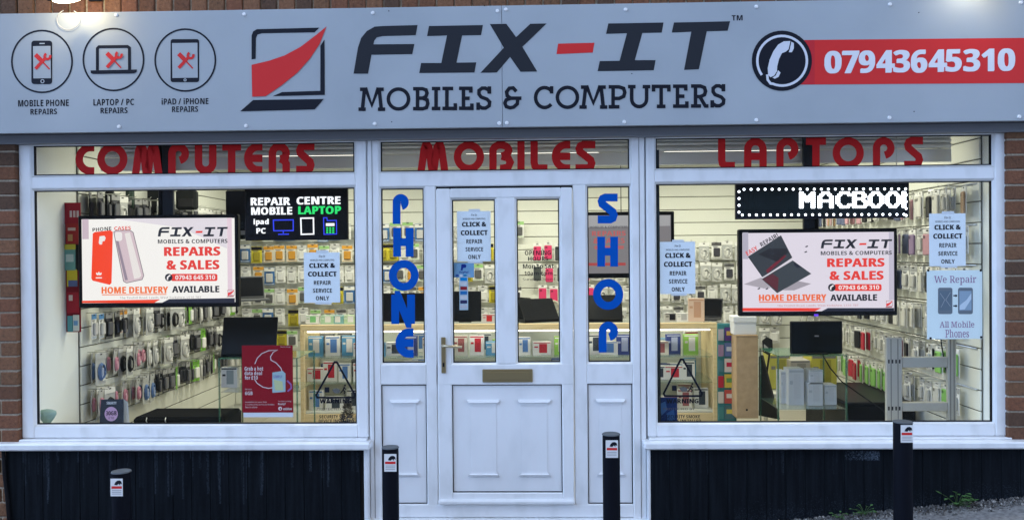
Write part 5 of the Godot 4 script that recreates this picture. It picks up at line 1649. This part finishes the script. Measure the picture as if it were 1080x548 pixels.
	bit("product_box", "white router box inside the green edged glass cabinet", "box", "boxes in the cabinets", retail_box(0.12, 0.15, 0.05, WHITE, Color(0.3, 0.35, 0.35), BLACKC), Vector3(px(243, 430, -0.95).x, px(243, 413, -0.75).y, -0.95))
	bit("product_box", "grey handset box inside the green edged glass cabinet", "box", "boxes in the cabinets", retail_box(0.09, 0.10, 0.05, Color(0.35, 0.36, 0.35), WHITE, BLACKC), Vector3(px(302, 430, -0.95).x, 0.31, -0.95))
	open_laptop("grey laptop standing open on the shop counter near the lit sign", px(264, 317, -1.55), 0.27, 0.55, -14.0, m(0.12, 0.125, 0.13, 0.4))

func right_display():
	var z := -0.55
	# card rack, cardboard box, leaning panel
	var t := thing("card_rack", "tall teal card rack beside the brown cardboard box", "rack", Vector3(px(766, 440, -1.35).x, 0.012, -1.4))
	slab(t, "panel", 757.5, 341, 777, 446, -1.4, 0.03, m(0.05, 0.20, 0.21, 0.5), 0.004)
	var yy := 345.0
	for c in [m(0.10, 0.05, 0.20), m(0.12, 0.16, 0.34), m(0.62, 0.58, 0.54), m(0.58, 0.46, 0.08), m(0.50, 0.09, 0.07), m(0.08, 0.16, 0.18)]:
		var cd := slab(t, "card", 764.5, yy, 775.5, yy + 14.2, -1.392, 0.005, c)
		slab(cd, "print", 766.5, yy + 4, 773.5, yy + 8.6, -1.391, 0.0005, [m(0.62, 0.4, 0.1), m(0.5, 0.55, 0.62), m(0.5, 0.03, 0.07), m(0.12, 0.3, 0.1), m(0.65, 0.6, 0.55), m(0.6, 0.5, 0.1)][int((yy - 345.0) / 16.5)])
		slab(t, "card", 757.8, yy + 2, 763.5, yy + 14, -1.394, 0.005, [m(0.42, 0.40, 0.42), m(0.30, 0.2, 0.3), m(0.08, 0.2, 0.24), m(0.46, 0.03, 0.05), m(0.6, 0.56, 0.5), m(0.07, 0.22, 0.22)][int((yy - 345.0) / 16.5)])
		yy += 16.5
	t = thing("cardboard_box", "tall plain brown cardboard box standing on the tiled floor", "box", Vector3(px(788, 440, -1.25).x, 0.012, -1.35))
	var q := slab(t, "carton", 776.8, 353, 800, 441, -1.25, 0.18, M.card, 0.004)
	slab(q, "flap_seam", 776.6, 354.5, 800.2, 355.1, -1.2488, 0.0005, m(0.24, 0.16, 0.09))
	q = slab(q, "hand_hole", 787, 431, 789, 433, -1.2488, 0.0005, M.black)
	t = thing("white_box", "white lidded box on top of the brown cardboard box", "box", px(787, 353, -1.3))
	slab(t, "box", 774.5, 337, 798, 352.8, -1.27, 0.14, M.white, 0.004)
	slab(t, "lid", 774, 333.5, 798.6, 340, -1.266, 0.15, M.white, 0.004)
	t = thing("leaning_panel", "thin dark panel leaning behind the brown cardboard box", "panel", Vector3(px(811, 440, -1.3).x, 0.012, -1.35))
	poly(t, "panel", [[800.5, 376], [803.5, 374], [821, 442], [800.5, 438]], -1.32, m(0.02, 0.019, 0.018, 0.5))
	poly(t, "edge", [[803.5, 374], [805.5, 374.4], [823, 442], [821, 442]], -1.325, m(0.06, 0.055, 0.05, 0.5))
	t = thing("tripod_stand", "black folded stand leaning above the thin dark panel", "stand", px(811, 373, -1.5))
	poly(t, "head", [[804, 359], [809, 355], [815, 358], [815.5, 370], [811, 374.5], [805, 371]], -1.5, m(0.03, 0.03, 0.032, 0.5))
	poly(t, "arrow", [[806, 362.5], [811, 367], [806, 371]], -1.495, m(0.5, 0.5, 0.5, 0.5))
	tube(t, "leg", [px(812, 372, -1.51), px(808, 400, -1.55), px(806, 436, -1.6)], 0.008, M.black, 6)
	# glass cabinet with white boxes and a monitor on top
	glass_cabinet("glass cabinet of white boxes with a black monitor on top", 821, 893, 374.5, -0.85, 0.45, [431.0])
	var sh := px(857, 431, -0.85).y
	var wb := Color(0.62, 0.66, 0.70)
	for b in [[832, 848.5, 391.5, 430, -0.98, "tall white carton, largest in the glass cabinet"], [852.5, 868.5, 405.5, 430, -0.96, "lower white carton of the stack in the glass cabinet"], [854, 868.5, 390, 405.5, -0.96, "upper white carton of the stack in the glass cabinet"], [870, 883, 409, 430, -0.99, "small white carton beside the stack in the glass cabinet"], [824, 830, 396, 430, -1.05, "narrow white carton against the cabinet's edge"]]:
		var p0 := px(b[0], b[2], b[4])
		var p1 := px(b[1], b[3], b[4])
		bit("carton", b[5], "box", "white cartons in the glass cabinet", retail_box(p1.x - p0.x, p0.y - p1.y, 0.12, wb, wb * 0.93, Color(0.45, 0.5, 0.55)), Vector3((p0.x + p1.x) / 2, sh + 0.001 if b[3] > 420 else p1.y, b[4] - 0.06))
	for b in [[856, 883, 374, 412, -1.75, Color(0.58, 0.52, 0.08), "large yellow box behind the glass cabinet"], [834, 855, 380, 402, -1.7, Color(0.40, 0.38, 0.34), "grey pictured box behind the glass cabinet"], [812, 834, 374, 410, -1.8, Color(0.50, 0.48, 0.10), "dull yellow box behind the leaning panel"]]:
		var p0 := px(b[0], b[2], b[4])
		var p1 := px(b[1], b[3], b[4])
		bit("carton", b[6], "box", "boxes behind the glass cabinet", retail_box(p1.x - p0.x, p0.y - p1.y, 0.2, b[5], b[5] * 0.6, Color(0.2, 0.2, 0.2)), Vector3((p0.x + p1.x) / 2, p1.y, b[4] - 0.1))
	t = thing("stock_shelf", "pale shelf board carrying boxes behind the glass cabinet", "shelf", Vector3(px(848, 420, -1.8).x, px(848, 412, -1.75).y, -1.85))
	box(t, "board", Vector3(px(808, 412, -1.75).x, px(848, 412, -1.75).y - 0.025, -2.0), Vector3(px(888, 412, -1.75).x, px(848, 412, -1.75).y - 0.001, -1.62), M.slat, 0.003)
	for x in [px(810, 412, -1.75).x, px(886, 412, -1.75).x]:
		box(t, "leg", Vector3(x - 0.015, 0.012, -1.84), Vector3(x + 0.015, px(848, 412, -1.75).y - 0.025, -1.80), M.slat, 0.003)
	monitor("black monitor with a maker's mark standing on the glass cabinet", 834, 338.5, 889, 373, -0.92, px(857, 374.5, -0.85).y, 0.0, true)
	t = thing("cable", "black cable trailing from the monitor down to the floor", "cable", px(868, 376, -0.80))
	tube(t, "cable", [px(868, 374, -0.82), px(876, 388, -0.80), px(888, 402, -0.8), px(905, 414, -0.8), px(925, 428, -0.7), px(938, 438, -0.6)], 0.005, M.black, 6)
	t = thing("cable", "black cable hanging down from behind the phone repair poster", "cable", px(1020, 448, -0.2))
	tube(t, "cable", [px(992, 352, -0.2), px(996, 380, -0.22), px(1003, 410, -0.22), px(1006, 449, -0.22)], 0.004, M.black, 6)
	# aluminium step ladder
	z = -0.19
	t = thing("ladder", "short aluminium ladder with slotted rails inside the laptops window", "ladder", Vector3(px(970, 449, z).x, 0.012, z))
	var fl := 0.012
	for s in [[935.5, 952], [1000.5, 1009]]:
		var p0 := px(s[0], 356, z)
		var p1 := px(s[1], 356, z)
		var ra := box(t, "rail", Vector3(p0.x, fl, z - 0.03), Vector3(p1.x, p0.y, z), M.alu, 0.003)
		for g in [0.28, 0.72]:
			box(ra, "groove", Vector3(lerpf(p0.x, p1.x, g) - 0.0025, fl + 0.01, z), Vector3(lerpf(p0.x, p1.x, g) + 0.0025, p0.y - 0.01, z + 0.0006), m(0.14, 0.135, 0.12, 0.6))
		if s[0] < 990:
			for y in [379.0, 428.5]:
				for i in 4:
					slab(ra, "slot", 937.2 + i * 3.8, y, 938.8 + i * 3.8, y + 4.0, z + 0.0008, 0.0005, M.black_soft)
	for y in [[376.5, 387.5], [424.5, 433.5], [473.0, 483.0]]:
		slab(t, "rung", 952.2, y[0], 1000.3, y[1], z - 0.004, 0.05, M.alu, 0.003)
	# low black case on the floor by the boarding
	z = -0.95
	t = thing("floor_case", "low black case on the floor below the phone cases", "case", Vector3(px(915, 449, z).x, 0.012, z - 0.3))
	var c0 := px(894, 424, z)
	var c1 := px(937, 424, z)
	box(t, "case", Vector3(c0.x, 0.012, z - 0.9), Vector3(c1.x + 0.2, c0.y - 0.02, z), m(0.012, 0.012, 0.014, 0.5), 0.01)
	box(t, "lid", Vector3(c0.x - 0.004, c0.y - 0.02, z - 0.904), Vector3(c1.x + 0.204, c0.y, z + 0.004), m(0.02, 0.02, 0.022, 0.4), 0.005)
	# blue picture propped in the corner
	t = thing("picture_card", "dark blue picture card propped in the corner by the door", "card", px(703, 448, -0.1))
	slab(t, "card", 692, 419, 714.5, 449.5, -0.1, 0.006, m(0.015, 0.035, 0.13, 0.5))
	poly(t, "print", [[695, 426], [702, 423], [704, 432], [698, 438]], -0.0985, m(0.05, 0.13, 0.30))
	poly(t, "print", [[703, 436], [711, 431], [712, 442], [705, 446]], -0.0985, m(0.03, 0.09, 0.24))

# ---------------------------------------------------------------- the long counter
func counters():
	var z := -1.6
	var d := 0.55
	var x0 := px(316.5, 400, z).x
	var x1 := px(757, 400, z).x
	var yt := px(540, 341.2, z).y
	var t := thing("display_counter", "long glass fronted counter edged in pale wood across the shop", "counter", Vector3((x0 + x1) / 2, 0.012, z - d / 2))
	box(t, "top_edge", Vector3(x0, yt - 0.048, z - 0.03), Vector3(x1, yt, z), M.wood, 0.004)
	box(t, "top_glass", Vector3(x0 + 0.01, yt - 0.008, z - d), Vector3(x1 - 0.01, yt - 0.001, z - 0.031), M.glass)
	box(t, "back_panel", Vector3(x0, 0.012, z - d - 0.02), Vector3(x1, yt - 0.01, z - d), M.slat)
	box(t, "plinth", Vector3(x0, 0.012, z - d), Vector3(x1, 0.14, z - 0.006), M.wood)
	var n := 5
	var ys := [px(540, 376, z - 0.02).y, px(540, 403, z - 0.02).y, px(540, 434, z - 0.02).y]
	box(t, "apron", Vector3(x0 + 0.03, 0.14, z - 0.02), Vector3(x1 - 0.03, ys[2] - 0.012, z - 0.004), M.wood, 0.003)
	for i in n + 1:
		var x := lerpf(x0, x1 - 0.035, float(i) / n)
		if i == 0 or i == n:
			box(t, "post", Vector3(x, 0.012, z - 0.035), Vector3(x + 0.035, yt - 0.049, z - 0.001), M.wood, 0.004)
		if i < n:
			var xb := lerpf(x0, x1 - 0.035, float(i + 1) / n)
			box(t, "front_pane", Vector3(x + 0.036 if i == 0 else x + 0.002, ys[2], z - 0.012), Vector3(xb - 0.002, yt - 0.05, z - 0.008), M.glass)
	box(t, "end_panel", Vector3(x0, 0.012, z - d), Vector3(x0 + 0.018, yt - 0.05, z - 0.036), M.wood)
	box(t, "end_panel", Vector3(x1 - 0.018, 0.012, z - d), Vector3(x1, yt - 0.05, z - 0.036), M.wood)
	for y in ys:
		box(t, "shelf", Vector3(x0 + 0.02, y - 0.010, z - d + 0.01), Vector3(x1 - 0.02, y, z - 0.02), M.slat if y == ys[2] else M.shelf_glass)
	box(t, "added_glow_strip", Vector3(x0 + 0.05, yt - 0.066, z - 0.05), Vector3(x1 - 0.05, yt - 0.056, z - 0.034), glow(1.0, 0.93, 0.78, 5.0))  # unseen glowing strip, added to brighten the stock on the shelves
	# stock on the shelves
	var bases := [[WHITE, Color(0.05, 0.06, 0.08), "white handset box with a dark screen"], [WHITE, Color(0.10, 0.22, 0.50), "white handset box with a blue screen"], [Color(0.10, 0.30, 0.50), WHITE, "blue tablet box"], [Color(0.60, 0.58, 0.50), Color(0.3, 0.1, 0.1), "cream charger box"], [Color(0.30, 0.55, 0.10), WHITE, "green charger box"], [Color(0.05, 0.07, 0.22), Color(0.4, 0.45, 0.6), "navy speaker box"], [Color(0.10, 0.10, 0.11), Color(0.4, 0.4, 0.4), "black camera box"], [WHITE, Color(0.5, 0.03, 0.05), "white box with a red panel"]]
	var kinds: Array = []
	for b in bases:
		kinds.append([retail_box(0.10, 0.15, 0.05, b[0], b[1], b[1]), retail_box(0.15, 0.11, 0.07, b[0], b[1], b[1]), retail_box(0.12, 0.165, 0.04, b[0], b[1], b[1])])
	var shelfname := ["top", "middle", "lowest"]
	for r in 3:
		var x: float = x0 + 0.10
		while x < x1 - 0.1:
			var k: int = [0, 0, 1, 3, 7, 0, 1, 2, 5, 4, 6][rng.randi() % 11]
			if x < -1.2: k = [0, 1, 2, 7][rng.randi() % 4]
			var f: int = rng.randi() % 3
			bit("product_box", "%s on the %s counter shelf, %s" % [bases[k][2], shelfname[r], shelf_zone(x)], "box", "boxes in the long counter", kinds[k][f], Vector3(x, ys[r] + 0.001, z - rng.randf_range(0.10, 0.16)), rng.randf_range(-0.15, 0.15))
			if rng.randf() < 0.5:
				var k2: int = rng.randi() % 8
				bit("product_box", "%s on the %s counter shelf, %s" % [bases[k2][2], shelfname[r], shelf_zone(x)], "box", "boxes in the long counter", kinds[k2][f], Vector3(x + 0.05, ys[r] + 0.001, z - rng.randf_range(0.28, 0.4)), rng.randf_range(-0.2, 0.2))
			x += rng.randf_range(0.115, 0.155)
	# on the counter: monitors, laptops, small displays
	monitor("wide black monitor on the counter behind the blue letter N", 401, 309, 448.5, 339, z - 0.15, yt)
	monitor("black monitor on the counter behind the card logo strip", 474, 307, 507.5, 339, z - 0.18, yt)
	var lb := m(0.012, 0.013, 0.015, 0.3)
	var p := px(566, 339, z - 0.25)
	open_laptop("black laptop open on the counter behind the opening hours", Vector3(p.x, yt, z - 0.2), 0.32, PI + 0.45, 38.0, lb)
	open_laptop("second black laptop on the counter, upright behind the first", Vector3(px(556, 339, z - 0.42).x, yt, z - 0.42), 0.26, PI - 0.9, 8.0, lb)
	open_laptop("black laptop on the counter behind the blue letter O", Vector3(px(634, 339, z - 0.2).x, yt, z - 0.2), 0.34, PI, 30.0, lb)
	open_laptop("small grey laptop on the counter end by the LAPTOPS pane", Vector3(px(768, 333, z - 0.2).x - 0.18, yt, z - 0.25), 0.24, -0.5, -14.0, m(0.05, 0.05, 0.055, 0.4))
	var disp := [[329, "white flat pack with green print", WHITE, Color(0.2, 0.5, 0.2)], [345, "green topped pack", Color(0.35, 0.55, 0.35), WHITE], [356, "teal topped pack", Color(0.2, 0.42, 0.42), WHITE], [369, "pale green pack", Color(0.45, 0.6, 0.35), WHITE], [516, "black and white battery pack", Color(0.5, 0.5, 0.48), Color(0.45, 0.03, 0.03)], [708, "grey box", Color(0.4, 0.4, 0.38), BLACKC], [735, "peach leaflet box", Color(0.62, 0.46, 0.36), Color(0.5, 0.3, 0.2)], [720, "low white parcel", WHITE, PALEG]]
	for q in disp:
		var w := 0.11 if q[0] != 735 else 0.13
		var h := 0.07 if q[0] != 735 else 0.19
		bit("counter_pack", "%s on top of the long wooden edged counter" % q[1], "box", "packs on the counter top", retail_box(w, h, 0.05, q[2], q[3], q[3]), Vector3(px(q[0], 339, z - 0.1).x, yt, z - 0.12), rng.randf_range(-0.3, 0.3))
	var tp := thing("tape_roll", "roll of pale tape on the counter beside an open laptop", "tape", Vector3(px(584, 339, z - 0.3).x, yt, z - 0.3))
	var ring := TorusMesh.new()
	ring.inner_radius = 0.032
	ring.outer_radius = 0.052
	var o := part(tp, "roll", ring, m(0.55, 0.52, 0.42, 0.4), Vector3(px(584, 339, z - 0.3).x, yt + 0.12, z - 0.3))
	o.rotation_degrees.x = 80
	box(tp, "stand", Vector3(px(584, 339, z - 0.3).x - 0.03, yt, z - 0.33), Vector3(px(584, 339, z - 0.3).x + 0.03, yt + 0.075, z - 0.27), m(0.1, 0.1, 0.1), 0.01)

func shelf_zone(x: float) -> String:
	return "near the red poster" if x < -0.9 else ("opposite the door" if x < 0.75 else "near the card rack")

# ---------------------------------------------------------------- goods hanging on the boarding
func zone(z: float) -> String:
	return "near the pane" if z > -1.35 else ("halfway along" if z > -2.4 else "near the back")

func wall_stock():
	var railname := ["top", "second", "third", "fourth", "fifth", "sixth", "lowest"]
	var hooks := {}
	# boarding by the computers window: pouches of cables, cards
	var cables := [[cable_pouch(0.115, 0.22, Color(0.62, 0.62, 0.6), WHITE), "clear pouch with a white cable"], [cable_pouch(0.115, 0.22, BLACKC, WHITE), "clear pouch with a black cable"], [cable_pouch(0.09, 0.18, Color(0.55, 0.25, 0.32), PALEG), "clear pouch with a pink cable"], [cable_pouch(0.115, 0.22, Color(0.12, 0.2, 0.4), PALEG), "clear pouch with a blue cable"], [cable_pouch(0.09, 0.19, Color(0.2, 0.06, 0.06), Color(0.3, 0.3, 0.3)), "clear pouch with a dark red cable"], [carded(0.09, 0.19, Color(0.25, 0.55, 0.08), Color(0.12, 0.3, 0.04), WHITE), "bright green accessory card"], [carded(0.09, 0.19, BLACKC, Color(0.3, 0.3, 0.3), Color(0.12, 0.12, 0.13)), "black accessory card"], [carded(0.085, 0.18, WHITE, Color(0.1, 0.25, 0.5), Color(0.5, 0.5, 0.5)), "white and blue accessory card"], [carded(0.085, 0.18, WHITE, Color(0.6, 0.28, 0.05), BLACKC), "white and orange accessory card"]]
	var st := SurfaceTool.new()
	st.begin(Mesh.PRIMITIVE_TRIANGLES)
	var rows := [2.10, 1.80, 1.52, 1.25, 0.98, 0.72]
	for r in rows.size():
		var z := -0.64
		while z > RZ + 0.15:
			var far := z < -1.5
			var set_: Array = [0, 1, 2, 3, 0, 4, 2] if not far else [6, 0, 6, 1, 6, 5 if r >= 3 else 7, 0]
			if r == 3 and not far: set_ = [7, 7, 8, 6, 0, 6]
			if r == 0: set_ = [6, 6, 1, 6, 6, 0]
			if r == 1: set_ = [6, 6, 1, 7, 6]
			var k: int = set_[rng.randi() % set_.size()]
			var y: float = rows[r] + rng.randf_range(-0.008, 0.008)
			tube_into(st, [Vector3(RX0 + 0.018, y + 0.004, z), Vector3(RX0 + 0.16, y + 0.004, z), Vector3(RX0 + 0.17, y + 0.016, z)], 0.0025, Vector3.ZERO, 4)
			var n := 1 if rng.randf() < 0.45 else 2
			for i in n:
				bit("accessory_pack", "%s on %s rail by COMPUTERS window, %s" % [cables[k][1], railname[r], zone(z)], "accessory", "packs hanging by the computers window", cables[k][0], Vector3(RX0 + 0.05 + i * 0.055 + rng.randf() * 0.02, y, z), PI / 2 + rng.randf_range(-0.3, 0.45))
			z -= rng.randf_range(0.095, 0.12)
	# boarding by the laptops window: phone cases
	var cases := [[phone_case(0.088, 0.185, Color(0.50, 0.28, 0.32), WHITE), "pale pink phone case"], [phone_case(0.088, 0.185, BLACKC, WHITE), "black phone case"], [phone_case(0.088, 0.185, Color(0.56, 0.55, 0.50), WHITE), "white phone case"], [phone_case(0.088, 0.185, Color(0.40, 0.02, 0.04), WHITE), "red phone case"], [phone_case(0.088, 0.185, Color(0.10, 0.12, 0.2), PALEG), "navy phone case"], [phone_case(0.088, 0.185, Color(0.36, 0.24, 0.14), WHITE), "tan phone case"], [phone_case(0.088, 0.185, Color(0.22, 0.46, 0.12), WHITE), "green phone case"], [phone_case(0.088, 0.185, Color(0.22, 0.16, 0.26), WHITE), "mauve phone case"], [carded(0.085, 0.18, WHITE, Color(0.35, 0.36, 0.36), Color(0.45, 0.45, 0.42)), "white screen protector card"]]
	var st2 := SurfaceTool.new()
	st2.begin(Mesh.PRIMITIVE_TRIANGLES)
	rows = [2.06, 1.80, 1.54, 1.27, 1.01, 0.75]
	for r in rows.size():
		var z := -0.30 if r < 3 else -0.42
		while z > RZ + 0.15:
			var set_: Array = [[0, 1, 8, 4, 2, 5], [0, 1, 7, 2, 8, 4], [1, 7, 2, 2, 8, 4], [2, 8, 8, 2, 1], [8, 1, 2, 6, 3, 8], [3, 8, 2, 6, 8]][r]
			var k: int = set_[rng.randi() % set_.size()]
			var y: float = rows[r] + rng.randf_range(-0.008, 0.008)
			tube_into(st2, [Vector3(RX1 - 0.018, y + 0.004, z), Vector3(RX1 - 0.17, y + 0.004, z), Vector3(RX1 - 0.18, y + 0.016, z)], 0.0025, Vector3.ZERO, 4)
			var n := 2 if rng.randf() < 0.6 else 1
			for i in n:
				bit("phone_case", "%s on %s rail by LAPTOPS window, %s" % [cases[k][1], railname[r], zone(z)], "phone case", "phone cases hanging by the laptops window", cases[k][0], Vector3(RX1 - 0.06 - i * 0.055 - rng.randf() * 0.02, y, z), -PI / 2 + rng.randf_range(-0.35, 0.25))
			z -= rng.randf_range(0.105, 0.125)
		# rail bar in front of the boarding
		tube_into(st2, [Vector3(RX1 - 0.022, rows[r] + 0.012, -0.25), Vector3(RX1 - 0.022, rows[r] + 0.012, RZ + 0.05)], 0.006, Vector3.ZERO, 5)
	# back wall
	var packs := [[carded(0.10, 0.17, WHITE, Color(0.5, 0.5, 0.48), Color(0.6, 0.6, 0.58)), "white accessory card"], [carded(0.11, 0.17, WHITE, Color(0.3, 0.5, 0.2), Color(0.1, 0.1, 0.1)), "green topped white card"], [carded(0.11, 0.17, CREAM, Color(0.6, 0.3, 0.05), Color(0.5, 0.25, 0.04)), "orange topped card"], [carded(0.11, 0.18, Color(0.06, 0.16, 0.36), WHITE, Color(0.5, 0.5, 0.5)), "blue accessory card"], [carded(0.10, 0.17, WHITE, Color(0.1, 0.1, 0.1), Color(0.05, 0.05, 0.06)), "black and white card"], [carded(0.11, 0.17, Color(0.58, 0.50, 0.05), BLACKC, Color(0.3, 0.25, 0.03)), "yellow accessory card"], [phone_case(0.09, 0.18, Color(0.60, 0.05, 0.14), WHITE), "bright pink phone case"], [phone_case(0.09, 0.18, Color(0.06, 0.07, 0.07), WHITE), "dark grey phone case"], [cable_pouch(0.11, 0.19, Color(0.6, 0.6, 0.57), WHITE), "clear pouch with a coiled white lead"], [retail_box(0.12, 0.15, 0.05, WHITE, Color(0.2, 0.25, 0.3), Color(0.5, 0.1, 0.1)), "white gadget box"]]
	var st3 := SurfaceTool.new()
	st3.begin(Mesh.PRIMITIVE_TRIANGLES)
	rows = [1.98, 1.76, 1.54, 1.32, 1.10, 0.88]
	for r in rows.size():
		var x := -2.98
		while x < 2.5:
			var skip := (x > -0.1 and x < 0.02) or (r == 0 and (x > -0.75 and x < -0.2) and rng.randf() < 0.2) or (r == 0 and x > 0.05)
			var set_: Array = [0, 1, 4, 8, 0, 3, 2, 5]
			if x < -1.0: set_ = [0, 3, 4, 2, 1, 5, 0]
			if x > 0.03 and x < 0.6: set_ = [6, 7, 7, 7, 6]
			if x > 0.6: set_ = [0, 8, 4, 8, 0, 8]
			var k: int = set_[rng.randi() % set_.size()]
			var y: float = rows[r] + rng.randf_range(-0.012, 0.012)
			if not skip:
				tube_into(st3, [Vector3(x, y + 0.004, RZ + 0.018), Vector3(x, y + 0.004, RZ + 0.16), Vector3(x, y + 0.016, RZ + 0.17)], 0.0025, Vector3.ZERO, 4)
				bit("accessory_card", "%s on %s back rail, %s" % [packs[k][1], railname[r], "towards the COMPUTERS window" if x < -0.95 else ("opposite the door" if x < 0.75 else "towards the LAPTOPS window")], "accessory", "packs hanging behind the counter", packs[k][0], Vector3(x, y, RZ + 0.10 + rng.randf() * 0.05), rng.randf_range(-0.12, 0.12))
			x += rng.randf_range(0.108, 0.135)
	var all := [[st, "boarding by the computers window"], [st2, "boarding by the laptops window"], [st3, "boarding behind the counter"]]
	for q in all:
		q[0].generate_normals()
		var o := bit("hooks", "bare steel hooks and rails along the %s" % q[1], "hooks", "", q[0].commit(), Vector3.ZERO, 0.0, M.steel)
		o.set_meta("kind", "stuff")
